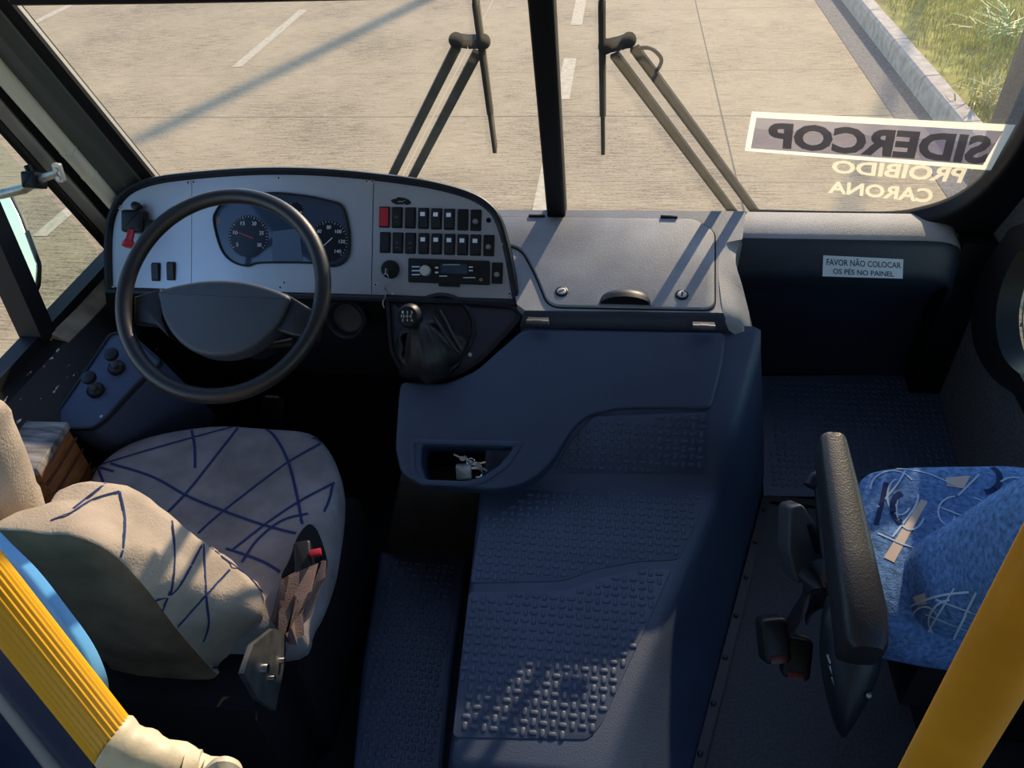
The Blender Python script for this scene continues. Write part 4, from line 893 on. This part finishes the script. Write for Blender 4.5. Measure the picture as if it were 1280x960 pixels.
bb = MB(); bb.box(Fr(at(394, 690, z=.516), BK.u, BK.v), -.011, .011, -.007, .006, -.006, .003, .002); bb.build('buckle_button', M['red'], o)
# backrest
BR = Fr((-.70, .64, .60), (1, 0, 0), (0, -.12, .99))       # n points to the rear (-Y)
sm_ = BR.pl([(20, 666), (60, 667), (92, 671), (140, 692), (182, 735), (218, 783), (245, 815), (266, 838), (284, 853)], 0)
sl_ = BR.pl([(20, 603), (74, 611), (134, 628), (190, 660), (240, 699), (292, 738), (326, 768), (334, 800), (322, 840), (298, 868)], -.09)
def loopit(Q):
    Q = [V((*q, 0)) for q in Q]; a = Q[-1]; Q = [q for q in Q if q.x > .01]
    P = Q + [V((a.x - .04, a.y - .045, 0)), V((0, a.y - .065, 0)), V((-a.x + .04, a.y - .045, 0))] + [V((-q.x, q.y, 0)) for q in reversed(Q)]; S = spline(P, 8, True)
    # even spacing, same count for every loop
    Ls = [0]
    for p, q in zip(S, S[1:] + S[:1]): Ls.append(Ls[-1] + (q - p).length)
    R = []; k = 0
    for i in range(96):
        d_ = Ls[-1] * i / 96
        while Ls[k + 1] < d_: k += 1
        p, q = S[k], S[(k + 1) % len(S)]; R.append(lerp(p, q, (d_ - Ls[k]) / max(1e-9, Ls[k + 1] - Ls[k])))
    return R
SM, SL = loopit(sm_), loopit(sl_)
ce = sum(SM, V((0, 0, 0))) / 96; cl_ = sum(SL, V((0, 0, 0))) / 96
mb = MB(); RR = []
for A, k, w in ((SM, .15, .016), (SM, .55, .016), (SM, .85, .012), (SM, .965, .006), (SM, 1, 0), (SM, 1.004, -.006)):
    RR.append([BR.pt(*(ce + (p - ce) * k)[:2], w) for p in A])
for t, b in ((.25, .005), (.5, .007), (.75, .004)):
    RR.append([BR.pt(*((lerp(p, q, t)) + (lerp(p, q, t) - ce).normalized() * b)[:2], -.006 - .084 * t) for p, q in zip(SM, SL)])
for k, w in ((1, -.09), (.985, -.115), (.93, -.137), (.8, -.148), (.5, -.15), (.15, -.15)): RR.append([BR.pt(*(cl_ + (p - cl_) * k)[:2], w) for p in SL])
mb.rings(RR)
for i, p in enumerate(mb.v): mb.v[i] = p + (p - BR.pt(0, ce.y, -.07)).normalized() * (.009 * noise.noise(p * 11 + V((2, 0, 0))) + 0.008 * noise.noise(p * 24))
mb.m = [1 if max(f) < 96 * 5 else 0 for f in mb.f]
drape(mb, [zA(90, 500, 2.286, L) for L in ([(135, 262), (150, 340), (145, 420), (138, 450)], [(135, 262), (60, 285), (0, 322)], [(95, 240), (5, 310)], [(285, 345), (292, 420), (290, 500), (280, 560)], [(370, 415), (300, 540), (236, 574)], [(280, 545), (258, 602)],
    [(375, 405), (383, 560), (390, 640), (375, 690)], [(450, 485), (380, 560), (300, 650)], [(375, 400), (430, 450), (500, 500), (552, 560)], [(400, 765), (470, 755), (540, 705)], [(0, 322), (-60, 345)])], .0020, 2, .0012)
mb.build('backrest', [M['fabric'], M['fabricb'], M['thread']], ds, smooth=60, fix=False)
# headrest bolster at the far left and the strap slot
HR = Fr(at(4, 612, y=.70), (1, 0, 0), (0, -.12, .99)); mb = MB(); hc = at(-42, 575, y=.69)
hp_ = [at(-110, 520, y=.70), at(-20, 520, y=.70)]
HB = Fr(at(-48, 600, y=.70), (1, 0, 0), (0, -.1, 1)); q = HB.pl([(-120, 668), (36, 664), (42, 645), (26, 600), (2, 545), (-20, 510), (-130, 500)])
mb = pillow2(HB, [tuple(p)[:2] for p in spline([V((*z, 0)) for z in q], 5, True)], [(.3, .050), (.75, .046), (.93, .03), (1, .01), (1, -.01), (.93, -.03), (.7, -.05), (.3, -.05)], .006, 8, 4); mb.m = [0] * len(mb.m); mb.build('headrest', M['fabric'], ds)
mb = MB(); mb.tube([at(48, 640, y=.68), at(75, 632, y=.69), at(96, 640, y=.70)], [.005, .007, .005], 10); mb.tube([at(40, 668, y=.66), at(62, 652, y=.675), at(75, 640, y=.685)], [.006, .010, .004], 8); mb.build('headrest_post', M['black'], ds)
# base with the steel side bracket
mb = MB(); mb.box(FL, -.93, -.47, .72, 1.16, 0, .35, .02); mb.box(FL, -.90, -.50, .60, .74, .02, .40, .02); mb.build('seat_base', M['dark'], ds)
BRK = Fr(at(328, 840, x=-.455), (0, 1, 0), (0, 0, 1)); BRK = Fr(BRK.o, (.12, -.95, .0), (0, 0, 1))
L = BRK.pl([(300, 842), (312, 806), (338, 786), (352, 788), (354, 812), (348, 850), (340, 888), (318, 874)]); mb = MB(); mb.prism(BRK, ccw(L), -.006, .004, .002); br_ = mb.build('hinge_bracket', M['bracket'], ds)
for q, r in (((325, 836), .009), ((346, 826), .006), ((333, 848), .005)):
    c = BRK.px(*q); mb = MB(); mb.tube([BRK.pt(*c, -.004), BRK.pt(*c, .014), BRK.pt(*c, .015)] if BRK.n.x > 0 else [BRK.pt(*c, .004), BRK.pt(*c, -.014), BRK.pt(*c, -.015)], [r, r, r * .7], 10); mb.build('bolt', M['chrome'], br_)

# ---- passenger seat
ps = thing('passenger_seat', (.84, .9, .15), 'blue patterned passenger seat with a black armrest beside the right wall', 'seat')
PC = Fr((.82, .93, .645), (1, 0, 0), (0, 1, .05))
q = PC.pl([(1072, 700), (1070, 640), (1075, 600), (1090, 586), (1150, 580), (1220, 579), (1285, 580)]); e = [V((*z, 0)) for z in q]
e = e + [V((.18, e[-1].y - .02, 0)), V((.19, 0, 0)), V((.18, -.22, 0)), V((e[0].x + .02, -.22, 0))]
po = [tuple(p)[:2] for p in spline(e, 5, True)]
mb = pillow(PC, po, [(.8, -.115), (.94, -.11), (1, -.08), (1, -.04), (.985, -.018), (.96, -.006), (.9, .002), (.7, .008), (.4, .010), (.15, .010)], 0, .008, 6, 8)
zb2 = lambda L: zA(900, 520, 2.18, L)
patch(mb, [zb2(L) for L in ([(614, 168), (682, 164), (664, 198), (618, 192)], [(548, 228), (566, 234), (474, 400), (446, 386)], [(828, 285), (838, 300), (764, 398), (744, 390)])], 2)
patch(mb, [zb2(L) for L in ([(712, 266), (742, 252), (762, 268), (732, 282)], [(768, 318), (786, 306), (804, 320), (782, 334)])], 3)
arc = lambda cx, cy, rx, ry, a0, a1: [(cx + rx * math.cos(math.radians(a0 + (a1 - a0) * i / 10)), cy + ry * math.sin(math.radians(a0 + (a1 - a0) * i / 10))) for i in range(11)]
drape(mb, [zb2(L) for L in (arc(640, 262, 46, 42, 90, 270), arc(490, 220, 34, 50, 40, 250), arc(600, 365, 46, 42, 120, 400), arc(470, 200, 60, 50, 180, 330), arc(800, 210, 50, 42, 120, 300), arc(520, 250, 40, 60, 30, 200),
    [(380, 152), (470, 144), (560, 156), (640, 190)], [(430, 320), (500, 350), (580, 378), (640, 405), (710, 440)], [(600, 250), (690, 285), (770, 320)], [(735, 235), (825, 285)], [(690, 222), (800, 268)], [(776, 226), (704, 340)], [(806, 250), (730, 362)], [(706, 160), (648, 218)], [(540, 215), (530, 250), (470, 330)], [(568, 355), (520, 410)], [(640, 275), (628, 300)], [(505, 150), (480, 190), (430, 250)])], .0015, 1)
drape(mb, [zb2(arc(722, 172, 40, 36, -60, 90)), zb2(arc(500, 250, 30, 40, 100, 260))], .005, 3)
drape(mb, [zb2([(452, 182), (440, 240), (425, 295)])], .004, 3)
mb.build('seat_cushion', [M['blue'], M['pale'], M['beige'], M['navy']], ps, smooth=60, fix=False)
PB = Fr((.86, .74, .63), (1, 0, 0), (0, -.40, .917))        # n to the rear
xl = .86 - .585
e = [V((-xl + .02, -.10, 0)), V((-xl, -.04, 0)), V((-xl, .10, 0)), V((-xl + .01, .35, 0)), V((-xl + .05, .48, 0)), V((0, .52, 0)), V((.10, .48, 0)), V((.13, .3, 0)), V((.13, 0, 0)), V((.11, -.10, 0)), V((0, -.12, 0))]
mb = pillow2(PB, [tuple(p)[:2] for p in spline(e, 5, True)], [(.3, .03), (.75, .03), (.92, .02), (.985, .0), (1.0, -.03), (1.0, -.06), (.97, -.09), (.88, -.115), (.6, -.125), (.3, -.125)], .008, 7, 6); mb.m = [0] * len(mb.m)
patch(mb, [zb2(L) for L in ([(526, 494), (560, 482), (566, 512), (540, 518)], [(478, 640), (510, 652), (512, 668), (480, 660)])], 2)
drape(mb, [zb2(L) for L in (arc(640, 560, 70, 60, 100, 260), [(490, 610), (520, 650), (560, 676), (610, 686)], [(480, 560), (520, 520), (600, 490), (680, 480)], [(590, 500), (700, 540)], [(560, 540), (690, 590)], [(640, 470), (560, 600)], [(700, 480), (620, 640)], [(720, 520), (740, 470), (790, 430)], arc(560, 570, 40, 50, 180, 330))], .0015, 1)
mb.build('backrest', [M['blue'], M['pale'], M['beige'], M['navy']], ps, smooth=60, fix=False)
mb = MB(); mb.tube([at(1085, 712, z=.57), at(1120, 722, z=.575), at(1180, 738, z=.57), at(1260, 752, z=.57)], .016, 12); mb.build('seat_tube', M['pillarl'], ps)
mb = MB(); mb.box(FL, .62, .98, .72, 1.06, .40, .53, .01); mb.box(FL, .74, 1.0, .80, 1.0, .15, .41, .01); mb.build('seat_base', M['dark'], ps)
# armrest: padded bar seen from above, rising to its front end
af, ar = at(1043, 541, z=.765), at(1093, 800, z=.72); ad_ = (ar - af).normalized(); mb = MB()
AF = Fr(af, ad_, ad_.cross(V((1, 0, 0))).cross(ad_) if False else V((1, 0, 0))); 
side = V((1, 0, 0)); side = (side - ad_ * side.dot(ad_)).normalized(); upv = side.cross(-ad_)
if upv.z < 0: upv = -upv
LN = (ar - af).length; R = []
for t, wd_, hh in ((-.004, .016, .018), (0, .021, .026), (.02, .024, .032), (.3, .029, .036), (.6, .032, .040), (.85, .034, .044), (.97, .032, .042), (1.0, .024, .03)):
    c = af + ad_ * LN * t - upv * (.16 * max(0, t - .86)); R.append([c + side * wd_ * (abs(math.cos(a)) ** .55 * (1 if math.cos(a) > 0 else -1)) + upv * (hh * (abs(math.sin(a)) ** .55 * (1 if math.sin(a) > 0 else -1)) - hh) for a in [2 * math.pi * k / 24 for k in range(24)]])
mb.rings(R); mb.build('armrest', M['armrest'] if 'armrest' in M else M['black'], ps, smooth=50)
mb = MB(); EF = Fr(af - ad_ * .0 + upv * -.02, side, upv); mb.prism(Fr(af - ad_ * .003 - upv * .012, side, upv), rrect(.024, .010, .004), -.004, .004); mb.build('end_slot', M['dark'], ps)
# side cover with a recess, and the recliner cover below the armrest pivot
SCV = Fr(at(1010, 680, z=.60), (.28, -.9, .0), (.45, .12, .88)); L = SCV.pl([(988, 632), (1004, 628), (1018, 650), (1040, 700), (1034, 724), (1012, 740), (998, 735), (984, 680)])
SCV = Fr(at(1010, 680, z=.58), (.97, .2, 0), (-.12, .62, .77)); L = SCV.pl([(987, 634), (1004, 630), (1020, 655), (1040, 702), (1030, 716), (1008, 728), (996, 730), (985, 690)])
mb = MB(); mb.prism(SCV, ccw(rounded(L, .008)), -.05, 0, .006); cv_ = mb.build('side_cover', M['greyp'] if 'greyp' in M else M['bezel'], ps)
mb = MB(); mb.prism(SCV, ccw(rounded(SCV.pl([(1008, 655), (1014, 655), (1030, 690), (1018, 692)]), .004)), -.01, .0015); mb.build('cover_slot', M['dark'], cv_)
mb = MB(); mb.tube(spline([at(1012, 608, z=.62), at(1020, 596, z=.63), at(1026, 612, z=.62), at(1030, 660, z=.60), at(1036, 700, z=.58)], 5), .012, 12); mb.build('recliner_lever', M['bezel'], ps)
RC = Fr(at(1060, 820, z=.60), (.95, -.25, .18), (-.05, .62, .78)); q = RC.pl([(1027, 770), (1045, 752), (1068, 748), (1092, 790), (1104, 800), (1102, 835), (1090, 870), (1062, 920), (1050, 925), (1036, 890), (1024, 830)])
mb = pillow2(RC, [tuple(p)[:2] for p in spline([V((*z, 0)) for z in q], 5, True)], [(1.0, -.16), (1.0, -.02), (.97, -.006), (.9, .004), (.6, .014), (.2, .018)], 0, 1, 0); mb.m = [0] * len(mb.m); rc = mb.build('recliner_cover', M['bezel'], ps)
for i in range(3):
    a = RC.pt(*RC.px(1034 + i * 3, 818 + i * 14, .012), .012); b = RC.pt(*RC.px(1038 + i * 3, 829 + i * 14, .012), .012); mb = MB(); mb.tube([a, b], .0022, 6); mb.build('cover_rib', M['steel'], rc)
c = RC.px(1086, 866); mb = MB(); mb.lathe(RC, [(.004, 0), (.004, .012), (.002, .014)], *c, n=10); mb.build('bolt', M['steel'], rc)
# seat belt strap with buckles
bt = thing('seat_belt', at(975, 800, z=.5), 'black seat belt strap with a hanging buckle on the left of the passenger seat', 'seat belt')
mb = MB()
def ribbon(mb, P, w, th, side):
    P = spline(P, 6); R = []
    for i, p in enumerate(P):
        t = (P[min(i + 1, len(P) - 1)] - P[max(i - 1, 0)]).normalized(); s_ = V(side); s_ = (s_ - t * s_.dot(t)).normalized(); n_ = s_.cross(t); R.append([p - s_ * w + n_ * th, p + s_ * w + n_ * th, p + s_ * w - n_ * th, p - s_ * w - n_ * th])
    mb.rings(R)
ribbon(mb, [at(1050, 716, z=.60), at(1028, 716, z=.625), at(1010, 730, z=.62), at(1000, 760, z=.58), at(985, 788, z=.54)], .022, .002, (.25, .9, .3)); ribbon(mb, [at(1056, 752, z=.60), at(1035, 744, z=.61), at(1018, 752, z=.59), at(1008, 775, z=.56)], .020, .002, (.3, .8, .4)); mb.build('strap', M['black'], bt, smooth=60)
for (x, y, z, a, h_) in ((968, 800, .52, .35, .075), (996, 822, .49, -.25, .07)):
    F = Fr(at(x, y, z=z), (math.cos(a), math.sin(a) * .5, 0), (-math.sin(a) * .6, .7, .7)); mb = MB(); mb.prism(F, rrect(.046, h_, .012), -.02, .012, .007); o = mb.build('buckle', M['black'], bt)
    mb = MB(); mb.box(F, -.014, .014, -h_ * .48, -h_ * .3, .0, .014, .002); mb.build('buckle_button', M['redd'] if 'redd' in M else M['dark'], o)

# ------------------------------------------------------------------ rails and partition near the viewer
def along(px0, t0, px1, t1): return at(*px0, t=t0), at(*px1, t=t1)
a, b = along((-70, 660), .60, (150, 938), .66); yr = thing('grab_rail', b, 'ribbed yellow plastic grab rail slanting down at the lower left behind the driver seat', 'rail')
mb = MB(); mb.tube([a, b], .0195, 140, lobes=28, amp=.045); mb.build('ribbed_sleeve', M['yellow'], yr, smooth=80)
d = (b - a).normalized(); p = [b - d * .012, at(180, 945, t=.66), at(240, 966, t=.665), at(300, 996, t=.67)]
mb = MB(); sp_ = spline(p, 6); mb.tube(sp_, [.0217 - .005 * i / len(sp_) + .0016 * math.sin(i * 1.4) for i in range(len(sp_))], 20); mb.build('wrapped_joint', M['cream'], yr)
mb = MB(); q = at(262, 950, t=.655)
for i in range(2):
    c0 = at(240 + 24 * i, 966 + 9 * i, t=.66); dd = V((.4, .1, -.1)).normalized(); mb.tube([c0 - dd * .006, c0 + dd * .006], [.019, .018], 16)
mb.tube(spline([at(262, 968, t=.64), at(276, 956, t=.635), at(290, 960, t=.64), at(296, 974, t=.65)], 5), .007, 8); mb.build('tape_wrap', M['cream'], yr)
PT = Fr(at(50, 800, t=.80), (.75, -.62, .0), (.12, .35, .93)); L = PT.pl([(-70, 605), (-12, 672), (30, 716), (66, 764), (94, 804), (110, 836), (118, 866), (116, 900), (90, 1000), (-120, 1000)])
PTo = [tuple(p)[:2] for p in spline([V((*z, 0)) for z in L[:-2]], 4)] + L[-2:]
pt_ = thing('partition_panel', PT.pt(*L[4]), 'sky blue padded partition panel behind the driver seat under the yellow rail', 'partition')
mb = MB(); mb.prism(PT, ccw(PTo), -.012, 0, .005); mb.build('padded_panel', M['sky'], pt_)
NP = Fr(at(60, 900, t=.74), (.80, -.6, .0), (.1, .3, .95)); L = NP.pl([(-80, 660), (0, 770), (60, 850), (112, 935), (120, 1010), (-150, 1010)]); mb = MB(); mb.prism(NP, ccw(L), -.012, 0, .003); mb.build('shaded_face', M['blue_shaded'], pt_)
mb = MB(); mb.tube([NP.pt(*NP.px(-30, 835, .004), .004), NP.pt(*NP.px(90, 985, .004), .004)], .008, 8, flat=.4); mb.build('panel_strip', M['greyp'] if 'greyp' in M else M['bezel'], pt_)
a, b = along((1322, 694), .40, (1158, 985), .52); ye = thing('grab_pole', b, 'smooth amber yellow grab pole at the lower right in front of the passenger seat back', 'pole')
mb = MB(); dd = (b - a); mb.tube([a - dd * .4, a, b, b + dd * 1.2], .0195, 32); mb.build('pole_tube', M['amber'], ye)
mb = MB(); e = b + dd * 1.2; mb.tube([e - dd.normalized() * .01, e + dd.normalized() * .012], .03, 24); mb.build('pole_flange', M['steel'], ye)

# ------------------------------------------------------------------ wooden box by the driver's door
zt = .60; T = [at(x, y, z=zt) for x, y in ((-40, 524), (84, 527), (46, 586), (-60, 590))]
wb = thing('wooden_box', T[0] - V((0, 0, .2)), 'worn wooden box with a grey stained top and orange varnished side at the left edge', 'box')
F = Fr((T[1].x, T[1].y, zt), (1, 0, 0), (0, 1, 0)); rgt = T[2] - T[1]
tl = [(p.x - T[1].x, p.y - T[1].y) for p in T]; mb = MB(); mb.prism(F, ccw(tl), -.018, 0, .003); mb.build('box_top', M['woodg'], wb)
mb = MB(); mb.prism(F, inset(ccw(tl), .004), -.30, -.018); mb.build('box_side', M['wood'], wb)
mb = MB()
for k in (-.05, -.085, -.13): 
    mb.bar(V((T[1].x, T[1].y, zt + k)) , V((T[2].x, T[2].y, zt + k)), .003, .004)
mb.build('panel_groove', M['woodd'] if 'woodd' in M else M['dark'], wb)

# ------------------------------------------------------------------ outside mirror by the driver's window
em = thing('side_mirror', at(20, 235, y=1.46), 'outside rear view mirror on a grey arm by the driver side window', 'mirror')
mb = MB(); P = [at(74, 216, y=1.43), at(55, 222, y=1.45), at(30, 236, y=1.46), at(0, 243, y=1.46), at(-60, 250, y=1.46)]; mb.tube(P, [.008, .009, .011, .011, .011], 12); mb.build('mirror_arm', M['steel'], em)
F = Fr(at(42, 225, y=1.45), (1, 0, 0), (0, .5, .86)); mb = MB(); mb.prism(F, rrect(.034, .036, .006), -.02, .02, .006); mb.tube([F.pt(-.004, .012), F.pt(-.012, .03)], .008, 10); mb.build('ball_joint', M['black'], em)
mb = MB(); F = Fr(at(73, 216, y=1.43), (.5, -.1, .0), (-.3, .2, .9)); mb.prism(F, rrect(.02, .04, .005), -.006, .004, .002); mb.lathe(F, [(.005, .004), (.005, .008)], .002, .008, 10); mb.lathe(F, [(.005, .004), (.005, .008)], .002, -.010, 10); mb.build('arm_bracket', M['pillarl'], em)
MF = Fr(at(20, 300, y=1.52), (.85, -.5, 0), (0, .6, .8)); L = MF.pl([(-30, 246), (12, 244), (24, 268), (47, 330), (46, 356), (38, 376), (-10, 330), (-40, 290)])
mb = MB(); mb.prism(MF, ccw(rounded(L, .01)), -.010, -.001, .003); mb.build('mirror_housing', M['black'], em); mb = MB(); mb.prism(MF, inset(ccw(rounded(L, .01)), .003), -.004, .002); mb.build('mirror_glass', M['mirror'], em)
bpy.context.view_layer.update()
